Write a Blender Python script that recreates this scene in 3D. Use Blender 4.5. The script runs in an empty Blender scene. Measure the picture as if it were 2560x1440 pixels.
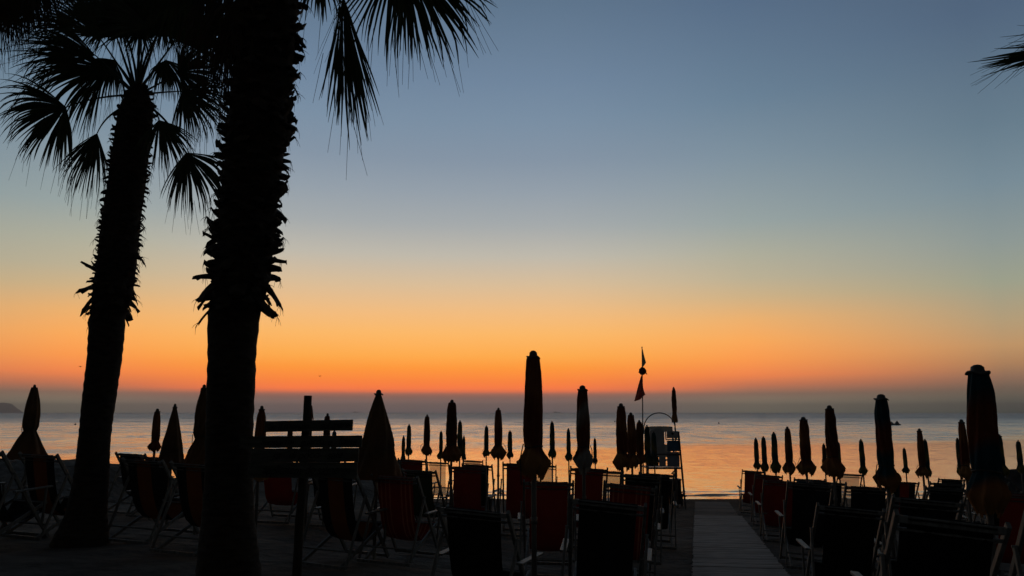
import bpy, math, random
import numpy as np
from mathutils import Vector, Matrix, noise as mnoise

C = bpy.context.scene.collection
R = math.radians
random.seed(7)

# ------------------------------------------------------------------ camera
EYE = 3.3                       # metres above the sea
F_PX = 1880.0                   # focal length in the photo's pixels (2560 wide)
TH = math.atan(311 / F_PX)      # upward pitch
cam_d = bpy.data.cameras.new('camera')
cam_d.sensor_width = 36.0
cam_d.lens = F_PX / 2560 * 36.0
cam_d.clip_start = 0.05
cam_d.clip_end = 60000
cam = bpy.data.objects.new('camera', cam_d)
C.objects.link(cam)
cam.location = (0, 0, EYE)
cam.rotation_euler = (math.pi / 2 + TH, 0, 0)
bpy.context.scene.camera = cam
CT, ST = math.cos(TH), math.sin(TH)

def at(px, py, Y):
    """world point seen at photo pixel (px, py) at distance Y in front of the camera"""
    a = (px - 1280) / F_PX
    b = (720 - py) / F_PX
    d = Vector((a, CT - b * ST, ST + b * CT))
    return Vector((0, 0, EYE)) + d * (Y / d.y)

# ------------------------------------------------------------------ sky, sun, exposure
def lin(c):
    c = c / 255.0
    return c / 12.92 if c <= 0.04045 else ((c + 0.055) / 1.055) ** 2.4
def L3(r, g, b, k=1.0):
    return (lin(r) * k, lin(g) * k, lin(b) * k, 1.0)
def elev(y, x=1400):
    a, b = (x - 1280) / F_PX, (720 - y) / F_PX
    return math.degrees(math.asin((math.sin(TH) + b * math.cos(TH)) / math.sqrt(1 + a * a + b * b)))

SUN_AZ = R(-6.5)                # the glow is a little left of the middle
SUN_EL = R(0.6)
world = bpy.data.worlds.new('World')
bpy.context.scene.world = world
world.use_nodes = True
nt = world.node_tree
for n in list(nt.nodes): nt.nodes.remove(n)
N = nt.nodes.new; LK = nt.links.new
out = N('ShaderNodeOutputWorld')
tc = N('ShaderNodeTexCoord')
sep = N('ShaderNodeSeparateXYZ'); LK(tc.outputs['Generated'], sep.inputs[0])
asn = N('ShaderNodeMath'); asn.operation = 'ARCSINE'; LK(sep.outputs['Z'], asn.inputs[0])
el = N('ShaderNodeMath'); el.operation = 'DIVIDE'; el.inputs[1].default_value = R(90)
LK(asn.outputs[0], el.inputs[0])
sq = N('ShaderNodeMath'); sq.operation = 'POWER'; sq.inputs[1].default_value = 0.5; sq.use_clamp = True
mx0 = N('ShaderNodeMath'); mx0.operation = 'MAXIMUM'; mx0.inputs[1].default_value = 0.0
LK(el.outputs[0], mx0.inputs[0]); LK(mx0.outputs[0], sq.inputs[0])
def ramp(stops, src):
    r = N('ShaderNodeValToRGB'); cr = r.color_ramp
    cr.interpolation = 'LINEAR'
    stops = sorted(stops, key=lambda s: s[0])
    cr.elements[0].position = stops[0][0]; cr.elements[0].color = stops[0][1]
    cr.elements[1].position = stops[-1][0]; cr.elements[1].color = stops[-1][1]
    for p, c in stops[1:-1]:
        e = cr.elements.new(p); e.color = c
    LK(src, r.inputs[0])
    return r.outputs[0]
SIG = 0.00028                   # density of the haze over the sea (built at the end)
def seen(deg, c, S=(0.062, 0.055, 0.061)):
    """sky colour outside the haze so that, seen through it, it has colour c"""
    path = min(73.0 / math.sin(max(R(deg), 1e-3)), 7600.0)
    T = math.exp(-SIG * path)
    return tuple(max(0.0, (c[i] - S[i] * (1 - T)) / T) for i in range(3)) + (1.0,)
def E(deg): return math.sqrt(max(deg, 0) / 90.0)
# clear dawn sky: colour against height above the horizon, towards the glow
SF = (0.112, 0.088, 0.070)
front = ramp([(E(0), seen(0, L3(104, 94, 90), SF)),
    (E(elev(1010)), seen(elev(1010), L3(116, 99, 91), SF)),
    (E(elev(994)), seen(elev(994), L3(132, 101, 89), SF)),
    (E(elev(986)), seen(elev(986), L3(156, 105, 88), SF)),
    (E(elev(981)), seen(elev(981), L3(198, 112, 82), SF)),
    (E(elev(973)), seen(elev(973), L3(243, 122, 72), SF)),
    (E(elev(955)), seen(elev(955), L3(247, 131, 64), SF)),
    (E(elev(920)), seen(elev(920), L3(251, 152, 62), SF)),
    (E(elev(890)), seen(elev(890), L3(251, 170, 78), SF)),
    (E(elev(835)), seen(elev(835), L3(249, 183, 104), SF)),
    (E(elev(780)), seen(elev(780), L3(238, 187, 128), SF)),
    (E(elev(710)), seen(elev(710), L3(214, 188, 153), SF)),
    (E(elev(640)), seen(elev(640), L3(189, 184, 171), SF)),
    (E(elev(562)), seen(elev(562), L3(163, 169, 171), SF)),
    (E(elev(480)), seen(elev(480), L3(146, 158, 169), SF)),
    (E(elev(400)), seen(elev(400), L3(131, 147, 164), SF)),
    (E(elev(300)), seen(elev(300), L3(120, 141, 162), SF)),
    (E(elev(200)), seen(elev(200), L3(110, 132, 156), SF)),
    (E(elev(10)), seen(elev(10), L3(94, 116, 139), SF)),
    (E(45), L3(58, 70, 86)), (E(65), L3(38, 42, 48)), (E(90), L3(28, 29, 31))], sq.outputs[0])
midr = ramp([(E(0), seen(0, L3(90, 88, 84))),
    (E(elev(1010, 1800)), seen(elev(1010, 1800), L3(101, 94, 87))),
    (E(elev(985, 1800)), seen(elev(985, 1800), L3(125, 100, 88))),
    (E(elev(962, 1800)), seen(elev(962, 1800), L3(190, 112, 82))),
    (E(elev(938, 1800)), seen(elev(938, 1800), L3(236, 130, 76))),
    (E(elev(900, 1800)), seen(elev(900, 1800), L3(248, 152, 78))),
    (E(elev(852, 1800)), seen(elev(852, 1800), L3(248, 168, 91))),
    (E(elev(800, 1800)), seen(elev(800, 1800), L3(234, 175, 110))),
    (E(elev(745, 1800)), seen(elev(745, 1800), L3(205, 176, 133))),
    (E(elev(700, 1800)), seen(elev(700, 1800), L3(187, 175, 147))),
    (E(elev(640, 1800)), seen(elev(640, 1800), L3(173, 172, 154))),
    (E(elev(560, 1800)), seen(elev(560, 1800), L3(150, 162, 161))),
    (E(elev(480, 1800)), seen(elev(480, 1800), L3(138, 153, 160))),
    (E(elev(400, 1800)), seen(elev(400, 1800), L3(125, 144, 158))),
    (E(elev(250, 1800)), seen(elev(250, 1800), L3(104, 128, 149))),
    (E(elev(0, 1800)), seen(elev(0, 1800), L3(85, 107, 133))),
    (E(45), L3(55, 66, 82)),
    (E(65), L3(38, 42, 48)),
    (E(90), L3(28, 29, 31)),
    ], sq.outputs[0])
side = ramp([(E(0), seen(0, L3(70, 72, 71))),
    (E(elev(1000, 2520)), seen(elev(1000, 2520), L3(86, 82, 78))),
    (E(elev(970, 2520)), seen(elev(970, 2520), L3(108, 92, 82))),
    (E(elev(942, 2520)), seen(elev(942, 2520), L3(138, 106, 88))),
    (E(elev(905, 2520)), seen(elev(905, 2520), L3(170, 127, 92))),
    (E(elev(862, 2520)), seen(elev(862, 2520), L3(188, 146, 103))),
    (E(elev(800, 2520)), seen(elev(800, 2520), L3(178, 155, 120))),
    (E(elev(702, 2520)), seen(elev(702, 2520), L3(155, 158, 138))),
    (E(elev(600, 2520)), seen(elev(600, 2520), L3(140, 151, 148))),
    (E(elev(450, 2520)), seen(elev(450, 2520), L3(118, 138, 150))),
    (E(elev(300, 2520)), seen(elev(300, 2520), L3(101, 123, 139))),
    (E(elev(10, 2520)), seen(elev(10, 2520), L3(80, 100, 124))),
    (E(45), L3(50, 60, 74)),
    (E(65), L3(36, 39, 44)),
    (E(90), L3(28, 29, 31)),
    ], sq.outputs[0])
back = ramp([(E(0), L3(34, 34, 36)), (E(12), L3(42, 42, 45)), (E(40), L3(36, 38, 42)), (E(90), L3(28, 29, 31))], sq.outputs[0])
gdir = N('ShaderNodeVectorMath'); gdir.operation = 'MULTIPLY'; gdir.inputs[1].default_value = (1, 1, 0)
LK(tc.outputs['Generated'], gdir.inputs[0])
gn = N('ShaderNodeVectorMath'); gn.operation = 'NORMALIZE'; LK(gdir.outputs[0], gn.inputs[0])
dt = N('ShaderNodeVectorMath'); dt.operation = 'DOT_PRODUCT'
dt.inputs[1].default_value = (math.sin(SUN_AZ), math.cos(SUN_AZ), 0); LK(gn.outputs[0], dt.inputs[0])
def maprange(a, b, src, smooth=False):
    m = N('ShaderNodeMapRange'); m.inputs['From Min'].default_value = a; m.inputs['From Max'].default_value = b
    m.interpolation_type = 'SMOOTHSTEP' if smooth else 'LINEAR'
    LK(src, m.inputs['Value']); return m.outputs[0]
ka = maprange(0.985, 0.9135, dt.outputs['Value'])
kb = maprange(0.9135, 0.770, dt.outputs['Value'])
k2 = maprange(0.755, 0.0, dt.outputs['Value'], True)
def mixc(fac, a, b):
    m = N('ShaderNodeMix'); m.data_type = 'RGBA'; LK(fac, m.inputs[0]); LK(a, m.inputs[6]); LK(b, m.inputs[7]); return m.outputs[2]
skyc = mixc(k2, mixc(kb, mixc(ka, front, midr), side), back)
nish = N('ShaderNodeTexSky'); nish.sky_type = 'NISHITA'; nish.sun_disc = False
nish.sun_elevation = SUN_EL; nish.sun_rotation = SUN_AZ; nish.air_density = 1.4; nish.dust_density = 2.5
bg = N('ShaderNodeBackground'); bg.inputs[1].default_value = 1.0; LK(skyc, bg.inputs[0])
bg2 = N('ShaderNodeBackground'); bg2.inputs[1].default_value = 0.006; LK(nish.outputs[0], bg2.inputs[0])
ad = N('ShaderNodeAddShader'); LK(bg.outputs[0], ad.inputs[0]); LK(bg2.outputs[0], ad.inputs[1])
LK(ad.outputs[0], out.inputs['Surface'])

sd = bpy.data.lights.new('sun', 'SUN'); sd.energy = 0.02; sd.angle = R(20); sd.color = (1.0, 0.5, 0.25)
sun = bpy.data.objects.new('sun', sd); C.objects.link(sun)
sun_dir = Vector((math.sin(SUN_AZ) * math.cos(SUN_EL), math.cos(SUN_AZ) * math.cos(SUN_EL), math.sin(SUN_EL)))
sun.rotation_euler = (-sun_dir).to_track_quat('-Z', 'Y').to_euler()
sun.location = (-30, 200, 60)

sc = bpy.context.scene
sc.view_settings.view_transform = 'Standard'
sc.view_settings.look = 'None'
sc.view_settings.exposure = 0.0
sc.view_settings.gamma = 1.0
sc.view_settings.use_curve_mapping = False
sc.render.engine = 'CYCLES'
sc.cycles.max_bounces = 6
sc.cycles.transparent_max_bounces = 12

# ------------------------------------------------------------------ helpers
def tag(o, label=None, cat=None, group=None, kind=None):
    if label: o['label'] = label
    if cat: o['category'] = cat
    if group: o['group'] = group
    if kind: o['kind'] = kind
    return o

def empty(name, loc, rz=0.0):
    o = bpy.data.objects.new(name, None); C.objects.link(o)
    o.location = loc; o.rotation_euler = (0, 0, rz); o.empty_display_size = 0.2
    return o

def link(name, me, parent=None, mat=None):
    if mat is not None and len(me.materials) == 0: me.materials.append(mat)
    o = bpy.data.objects.new(name, me); C.objects.link(o)
    if parent: o.parent = parent
    return o

class MB:
    def __init__(s): s.v = []; s.f = []
    def add(s, vs, fs):
        b = len(s.v); s.v += [tuple(p) for p in vs]; s.f += [tuple(i + b for i in f) for f in fs]
    def tube(s, pts, rad, n=8, cap=True, flat=1.0):
        pts = [Vector(p) for p in pts]
        if not hasattr(rad, '__len__'): rad = [rad] * len(pts)
        vs = []; fs = []
        up = None
        for i, p in enumerate(pts):
            t = (pts[min(i + 1, len(pts) - 1)] - pts[max(i - 1, 0)]).normalized()
            if up is None:
                up = t.orthogonal().normalized()
            up = (up - t * up.dot(t)).normalized(); sd_ = t.cross(up)
            for k in range(n):
                a = 2 * math.pi * k / n
                vs.append(p + (up * math.cos(a) + sd_ * math.sin(a) * flat) * rad[i])
        m = len(pts)
        for i in range(m - 1):
            for k in range(n):
                a = i * n + k; b = i * n + (k + 1) % n
                fs.append((a, b, b + n, a + n))
        if cap:
            fs.append(tuple(range(n - 1, -1, -1))); fs.append(tuple((m - 1) * n + k for k in range(n)))
        s.add(vs, fs)
    def beam(s, a, b, w, h, up=(0, 0, 1), bev=0.15):
        """a wooden bar from a to b: w across, h along the 'up' side, with chamfered corners"""
        a = Vector(a); b = Vector(b); t = (b - a).normalized()
        up = Vector(up); up = (up - t * up.dot(t)).normalized(); x = t.cross(up)
        c = min(w, h) * bev
        prof = [(-w/2+c, -h/2), (w/2-c, -h/2), (w/2, -h/2+c), (w/2, h/2-c), (w/2-c, h/2), (-w/2+c, h/2), (-w/2, h/2-c), (-w/2, -h/2+c)]
        vs = [p + x * u + up * v for p in (a, b) for u, v in prof]
        fs = [(k, (k + 1) % 8, (k + 1) % 8 + 8, k + 8) for k in range(8)]
        fs += [tuple(range(7, -1, -1)), tuple(range(8, 16))]
        s.add(vs, fs)
    def lathe(s, prof, n=24, org=(0, 0, 0), fn=None):
        vs = []; ox, oy, oz = org
        for i, (r, z) in enumerate(prof):
            for k in range(n):
                a = 2 * math.pi * k / n; rr, zz = r, z
                if fn: rr, zz, a = fn(i, r, z, a)
                vs.append((ox + rr * math.cos(a), oy + rr * math.sin(a), oz + zz))
        fs = []
        for i in range(len(prof) - 1):
            for k in range(n):
                a = i * n + k; b = i * n + (k + 1) % n
                fs.append((a, b, b + n, a + n))
        s.add(vs, fs)
    def mesh(s, name, mat=None, smooth=False):
        me = bpy.data.meshes.new(name); me.from_pydata(s.v, [], s.f); me.update()
        if smooth: me.shade_smooth()
        if mat: me.materials.append(mat)
        return me
    def build(s, name, mat, parent=None, smooth=False):
        return link(name, s.mesh(name, mat, smooth), parent)

# ------------------------------------------------------------------ materials
def newmat(name):
    m = bpy.data.materials.new(name); m.use_nodes = True
    t = m.node_tree; b = t.nodes['Principled BSDF']
    return m, t, b
def surf(name, c1, c2=None, scale=8.0, rough=0.8, bump=0.0, stretch=(1, 1, 1), detail=4, spec=0.3, lo=0.35, hi=0.65, trans=0.0):
    m, t, b = newmat(name)
    c2 = c2 or tuple(v * 0.7 for v in c1)
    tcn = t.nodes.new('ShaderNodeTexCoord'); mp = t.nodes.new('ShaderNodeMapping'); mp.inputs['Scale'].default_value = stretch
    t.links.new(tcn.outputs['Object'], mp.inputs[0])
    nz = t.nodes.new('ShaderNodeTexNoise'); nz.inputs['Scale'].default_value = scale; nz.inputs['Detail'].default_value = detail
    t.links.new(mp.outputs[0], nz.inputs['Vector'])
    cr = t.nodes.new('ShaderNodeValToRGB'); cr.color_ramp.elements[0].position = lo; cr.color_ramp.elements[1].position = hi
    cr.color_ramp.elements[0].color = (*c1, 1); cr.color_ramp.elements[1].color = (*c2, 1)
    t.links.new(nz.outputs[0], cr.inputs[0]); t.links.new(cr.outputs[0], b.inputs['Base Color'])
    b.inputs['Roughness'].default_value = rough; b.inputs['Specular IOR Level'].default_value = spec
    if bump:
        bp = t.nodes.new('ShaderNodeBump'); bp.inputs['Strength'].default_value = bump; bp.inputs['Distance'].default_value = 0.02
        t.links.new(nz.outputs[0], bp.inputs['Height']); t.links.new(bp.outputs[0], b.inputs['Normal'])
    if trans: translucent(t, b, cr.outputs[0], trans)
    return m
def translucent(t, b, colsock, fac):
    tr = t.nodes.new('ShaderNodeBsdfTranslucent'); t.links.new(colsock, tr.inputs['Color'])
    mx = t.nodes.new('ShaderNodeMixShader'); mx.inputs[0].default_value = fac
    o = t.nodes['Material Output']
    t.links.new(b.outputs[0], mx.inputs[1]); t.links.new(tr.outputs[0], mx.inputs[2]); t.links.new(mx.outputs[0], o.inputs['Surface'])

M_wood = surf('painted_wood', (0.19, 0.195, 0.175), (0.11, 0.113, 0.10), 6, 0.55, 0.2, (6, 6, 1))
M_pole = surf('umbrella_pole_wood', (0.17, 0.16, 0.14), (0.09, 0.085, 0.075), 7, 0.6, 0.2, (5, 5, .6))
M_sign = surf('sign_board_wood', (0.095, 0.10, 0.078), (0.05, 0.053, 0.04), 5, 0.8, 0.5, (1, 8, 8))
M_post = surf('rough_post_wood', (0.05, 0.042, 0.03), (0.022, 0.02, 0.015), 6, 0.9, 0.8, (6, 6, .8))
M_letter = surf('sign_paint', (0.006, 0.006, 0.006), (0.01, 0.01, 0.01), 20, 0.6)
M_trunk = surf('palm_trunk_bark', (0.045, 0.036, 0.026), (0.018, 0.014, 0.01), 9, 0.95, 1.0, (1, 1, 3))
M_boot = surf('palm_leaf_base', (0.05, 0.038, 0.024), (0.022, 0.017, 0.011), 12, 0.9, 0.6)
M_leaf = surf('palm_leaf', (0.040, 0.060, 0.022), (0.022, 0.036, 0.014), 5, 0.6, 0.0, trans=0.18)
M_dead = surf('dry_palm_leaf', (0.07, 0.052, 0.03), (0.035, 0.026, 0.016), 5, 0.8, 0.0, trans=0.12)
M_cap = surf('umbrella_cap_plastic', (0.08, 0.08, 0.072), (0.05, 0.05, 0.045), 12, 0.6)
M_strap = surf('tie_strap', (0.05, 0.045, 0.035), None, 20, 0.8)
M_metal = surf('painted_metal', (0.12, 0.12, 0.12), (0.07, 0.07, 0.07), 15, 0.45, 0.1)
M_white = surf('white_panel', (0.55, 0.55, 0.50), (0.42, 0.42, 0.38), 6, 0.5, trans=0.4)
M_grey = surf('grey_panel', (0.48, 0.49, 0.48), (0.36, 0.37, 0.36), 5, 0.6)
M_blue = surf('blue_panel', (0.06, 0.16, 0.26), (0.05, 0.13, 0.21), 5, 0.55)
M_slate = surf('slate_panel', (0.30, 0.35, 0.40), (0.24, 0.28, 0.33), 5, 0.6)
M_black = surf('black_plastic', (0.02, 0.02, 0.02), (0.012, 0.012, 0.012), 9, 0.5)
M_flagr = surf('red_flag_cloth', (0.26, 0.06, 0.045), (0.18, 0.04, 0.03), 9, 0.85, trans=0.5)
M_flagg = surf('green_flag_cloth', (0.16, 0.22, 0.10), (0.30, 0.28, 0.22), 4, 0.85, trans=0.4)
M_rock = surf('dark_rock', (0.06, 0.058, 0.055), (0.03, 0.03, 0.028), 3, 0.85, 0.8)
M_head = surf('headland_scrub', (0.10, 0.11, 0.09), (0.05, 0.06, 0.045), 0.01, 0.95)
M_hull = surf('dark_hull_paint', (0.03, 0.035, 0.05), None, 3, 0.5)
M_ship = surf('ship_steel', (0.10, 0.10, 0.10), None, 1, 0.6)
M_bird = surf('gull_feathers', (0.12, 0.12, 0.12), None, 10, 0.8)
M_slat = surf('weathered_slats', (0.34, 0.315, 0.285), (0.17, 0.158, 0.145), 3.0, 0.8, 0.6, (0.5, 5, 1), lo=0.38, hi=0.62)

def fill_ramp(r, stops):
    while len(r.elements) > 1: r.elements.remove(r.elements[-1])
    r.elements[0].position = stops[0][0]; r.elements[0].color = (*stops[0][1], 1)
    for p, c in stops[1:]:
        e = r.elements.new(p); e.color = (*c, 1)
def canvas_mat(name, stops, trans=0.15):
    """deckchair canvas: stripes run along the cloth, so colour goes by x across the seat"""
    m, t, b = newmat(name)
    tcn = t.nodes.new('ShaderNodeTexCoord'); sp = t.nodes.new('ShaderNodeSeparateXYZ'); t.links.new(tcn.outputs['Object'], sp.inputs[0])
    mr = t.nodes.new('ShaderNodeMapRange'); mr.inputs['From Min'].default_value = -0.245; mr.inputs['From Max'].default_value = 0.245
    t.links.new(sp.outputs['X'], mr.inputs['Value'])
    cr = t.nodes.new('ShaderNodeValToRGB'); cr.color_ramp.interpolation = 'CONSTANT'
    fill_ramp(cr.color_ramp, stops)
    t.links.new(mr.outputs[0], cr.inputs[0])
    nz = t.nodes.new('ShaderNodeTexNoise'); nz.inputs['Scale'].default_value = 6; nz.inputs['Detail'].default_value = 5
    t.links.new(tcn.outputs['Object'], nz.inputs['Vector'])
    mx = t.nodes.new('ShaderNodeMix'); mx.data_type = 'RGBA'; mx.blend_type = 'MULTIPLY'; mx.inputs[0].default_value = 0.5
    t.links.new(cr.outputs[0], mx.inputs[6]); t.links.new(nz.outputs[0], mx.inputs[7])
    t.links.new(mx.outputs[2], b.inputs['Base Color']); b.inputs['Roughness'].default_value = 0.9
    b.inputs['Specular IOR Level'].default_value = 0.15
    translucent(t, b, mx.outputs[2], trans)
    return m
DK = (0.015, 0.016, 0.016); RD = (0.24, 0.02, 0.014); OR = (0.22, 0.065, 0.02); GN = (0.05, 0.065, 0.035); LS = (0.42, 0.15, 0.09)
CANVAS = {
    'stripe': canvas_mat('canvas_black_orange', [(0, DK), (0.30, OR), (0.72, DK)], 0.1),
    'redcentre': canvas_mat('canvas_dark_red_centre', [(0, DK), (0.3, RD), (0.7, DK)], 0.2),
    'red': canvas_mat('canvas_red', [(0, RD), (0.5, RD)], 0.18),
    'redstripe': canvas_mat('canvas_red_pinstripe', [(0, RD), (0.10, LS), (0.14, RD), (0.22, LS), (0.25, RD), (0.33, LS), (0.36, RD), (0.64, LS), (0.67, RD), (0.75, LS), (0.78, RD), (0.86, LS), (0.90, RD)], 0.14),
    'dark': canvas_mat('canvas_charcoal', [(0, DK), (0.5, (0.018, 0.02, 0.022))], 0.05),
    'black': canvas_mat('canvas_black', [(0, (0.008, 0.008, 0.008)), (0.5, (0.008, 0.008, 0.008))], 0.02),
    'green': canvas_mat('canvas_dark_green', [(0, GN), (0.5, GN)], 0.1),
    'teal': canvas_mat('canvas_teal', [(0, (0.03, 0.09, 0.12)), (0.5, (0.03, 0.08, 0.11))], 0.15),
    'beige': canvas_mat('canvas_beige_mesh', [(0, (0.50, 0.42, 0.32)), (0.5, (0.46, 0.39, 0.30))], 0.6),
}
# the thin beige canvases are open mesh: part of what is behind shows through
def open_mesh(m, fac):
    t = m.node_tree; o = t.nodes['Material Output']; src = o.inputs['Surface'].links[0].from_socket
    tp = t.nodes.new('ShaderNodeBsdfTransparent'); mx = t.nodes.new('ShaderNodeMixShader'); mx.inputs[0].default_value = fac
    t.links.new(src, mx.inputs[1]); t.links.new(tp.outputs[0], mx.inputs[2]); t.links.new(mx.outputs[0], o.inputs['Surface'])
open_mesh(CANVAS['beige'], 0.38)

def umbrella_mat(name, cols, trans=0.16):
    """sewn rings of colour along the folded canopy, wound round with the folds"""
    m, t, b = newmat(name)
    tcn = t.nodes.new('ShaderNodeTexCoord'); sp = t.nodes.new('ShaderNodeSeparateXYZ'); t.links.new(tcn.outputs['Object'], sp.inputs[0])
    at2 = t.nodes.new('ShaderNodeMath'); at2.operation = 'ARCTAN2'
    t.links.new(sp.outputs['Y'], at2.inputs[0]); t.links.new(sp.outputs['X'], at2.inputs[1])
    sn = t.nodes.new('ShaderNodeMath'); sn.operation = 'SINE'; t.links.new(at2.outputs[0], sn.inputs[0])
    ml = t.nodes.new('ShaderNodeMath'); ml.operation = 'MULTIPLY_ADD'; ml.inputs[1].default_value = 0.07
    t.links.new(sn.outputs[0], ml.inputs[0]); t.links.new(sp.outputs['Z'], ml.inputs[2])
    mr = t.nodes.new('ShaderNodeMapRange'); mr.inputs['From Min'].default_value = 0.0; mr.inputs['From Max'].default_value = -1.1
    t.links.new(ml.outputs[0], mr.inputs['Value'])
    cr = t.nodes.new('ShaderNodeValToRGB')
    fill_ramp(cr.color_ramp, cols)
    t.links.new(mr.outputs[0], cr.inputs[0])
    nz = t.nodes.new('ShaderNodeTexNoise'); nz.inputs['Scale'].default_value = 14; nz.inputs['Detail'].default_value = 4
    t.links.new(tcn.outputs['Object'], nz.inputs['Vector'])
    mx = t.nodes.new('ShaderNodeMix'); mx.data_type = 'RGBA'; mx.blend_type = 'MULTIPLY'; mx.inputs[0].default_value = 0.4
    t.links.new(cr.outputs[0], mx.inputs[6]); t.links.new(nz.outputs[0], mx.inputs[7])
    t.links.new(mx.outputs[2], b.inputs['Base Color']); b.inputs['Roughness'].default_value = 0.85
    b.inputs['Specular IOR Level'].default_value = 0.15
    bp = t.nodes.new('ShaderNodeBump'); bp.inputs['Strength'].default_value = 0.4; bp.inputs['Distance'].default_value = 0.01
    t.links.new(nz.outputs[0], bp.inputs['Height']); t.links.new(bp.outputs[0], b.inputs['Normal'])
    translucent(t, b, mx.outputs[2], trans)
    return m
oR = (0.34, 0.13, 0.04); bR = (0.20, 0.05, 0.02); yG = (0.20, 0.18, 0.05); tE = (0.015, 0.06, 0.08); wH = (0.34, 0.34, 0.30); yO = (0.40, 0.20, 0.06); dG = (0.04, 0.08, 0.06)
UMB = {
    'rust': umbrella_mat('umbrella_rust', [(0, bR), (0.3, oR), (0.45, bR), (0.7, bR), (0.76, yO), (1, yO)]),
    'brown': umbrella_mat('umbrella_brown', [(0, bR), (0.35, (0.12, .05, .02)), (0.65, bR), (0.75, oR), (1, yO)]),
    'green': umbrella_mat('umbrella_green', [(0, tE), (0.25, dG), (0.45, yG), (0.6, tE), (0.72, dG), (0.8, yG), (1, yG)]),
    'teal': umbrella_mat('umbrella_teal', [(0, tE), (0.2, tE), (0.32, bR), (0.5, bR), (0.58, tE), (0.74, tE), (0.8, oR), (1, yO)]),
    'white': umbrella_mat('umbrella_white', [(0, bR), (0.2, bR), (0.3, wH), (0.5, bR), (0.72, bR), (0.78, wH), (1, wH)]),
    'dull': umbrella_mat('umbrella_drab', [(0, (0.11, .075, .04)), (0.4, (0.20, .11, .045)), (0.7, (0.11, .07, .035)), (1, (0.20, .09, .035))], 0.08),
}

# ------------------------------------------------------------------ ground
def sstep(a, b, x):
    t = min(1, max(0, (x - a) / (b - a))); return t * t * (3 - 2 * t)
def base_z(x, y):
    yy = max(y, 0.0)
    p = 1.0 + 0.25 * sstep(2.2, 0.6, x) + 0.45 * sstep(0.6, -2.0, x) + 0.8 * sstep(-2.0, -4.5, x)
    z = 1.8 * (1 - (yy / 30.0) ** p)
    if yy > 30: z = 1.8 * (1 - yy / 30.0) * (1 + 0.4 * (p - 1))
    # heaped sand bank towards the water on the left, lower and farther out in the middle
    w = sstep(-7.6, -9.0, x)
    if w > 0:
        hgt = 0.78 + 0.22 * mnoise.noise(Vector((x * 0.55, 3.3, 0))) + 0.07 * mnoise.noise(Vector((x * 2.2, y * 1.2, 4)))
        z += w * hgt * math.exp(-((y - 17.5) / 2.0) ** 2)
    w = sstep(-1.9, -3.6, x) * (1 - 0.6 * w)
    if w > 0:
        z += w * (0.62 + 0.10 * mnoise.noise(Vector((x * 0.8, 1.3, 9)))) * math.exp(-((y - 20.5) / 2.3) ** 2)
    return z
def ground_z(x, y, fine=True):
    z = base_z(x, y)
    if fine:
        a = sstep(31, 26, y)
        z += a * (0.030 * mnoise.noise(Vector((x * 0.9, y * 0.9, 1.1))) + 0.026 * mnoise.noise(Vector((x * 2.6, y * 2.6, 7.7))) + 0.012 * mnoise.noise(Vector((x * 5.5, y * 5.5, 2.7))))
    return z
def axis(lo, hi, dlo, dhi, step, grow=1.35):
    a = list(np.arange(dlo, dhi + 1e-6, step)); s = step
    while a[-1] < hi: s *= grow; a.append(a[-1] + s)
    s = step
    while a[0] > lo: s *= grow; a.insert(0, a[0] - s)
    return a
xs = axis(-1500, 1500, -15, 22, 0.12); ys = axis(-600, 36, 2.5, 32, 0.12)
ys = [y for y in ys if y < 38]
vs = [(x, y, ground_z(x, y)) for y in ys for x in xs]
nx = len(xs)
fs = [(j * nx + i, j * nx + i + 1, (j + 1) * nx + i + 1, (j + 1) * nx + i) for j in range(len(ys) - 1) for i in range(nx - 1)]
M_sand, t, b = newmat('dark_sand')
tcn = t.nodes.new('ShaderNodeTexCoord')
n1 = t.nodes.new('ShaderNodeTexNoise'); n1.inputs['Scale'].default_value = 0.9; n1.inputs['Detail'].default_value = 7
n2 = t.nodes.new('ShaderNodeTexNoise'); n2.inputs['Scale'].default_value = 5; n2.inputs['Detail'].default_value = 8
for n_ in (n1, n2): t.links.new(tcn.outputs['Object'], n_.inputs['Vector'])
cr = t.nodes.new('ShaderNodeValToRGB'); cr.color_ramp.elements[0].position = 0.3; cr.color_ramp.elements[1].position = 0.7
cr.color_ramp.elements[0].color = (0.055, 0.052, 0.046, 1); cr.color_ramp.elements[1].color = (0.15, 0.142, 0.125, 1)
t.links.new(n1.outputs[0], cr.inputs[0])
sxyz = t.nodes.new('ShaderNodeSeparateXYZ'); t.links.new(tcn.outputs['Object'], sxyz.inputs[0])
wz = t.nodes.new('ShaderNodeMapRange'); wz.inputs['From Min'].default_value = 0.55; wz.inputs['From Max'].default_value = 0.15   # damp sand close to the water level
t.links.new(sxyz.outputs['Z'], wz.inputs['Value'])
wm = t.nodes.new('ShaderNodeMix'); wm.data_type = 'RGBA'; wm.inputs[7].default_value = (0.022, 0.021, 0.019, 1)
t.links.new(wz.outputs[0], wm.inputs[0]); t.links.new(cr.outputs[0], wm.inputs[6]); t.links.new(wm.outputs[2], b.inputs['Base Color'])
b.inputs['Roughness'].default_value = 0.95; b.inputs['Specular IOR Level'].default_value = 0.1
bp = t.nodes.new('ShaderNodeBump'); bp.inputs['Strength'].default_value = 1.0; bp.inputs['Distance'].default_value = 0.12
t.links.new(n2.outputs[0], bp.inputs['Height']); t.links.new(bp.outputs[0], b.inputs['Normal'])
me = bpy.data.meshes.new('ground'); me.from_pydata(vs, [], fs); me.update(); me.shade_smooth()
tag(link('ground', me, mat=M_sand), 'dark sand beach sloping down to the sea', kind='structure')

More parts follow.
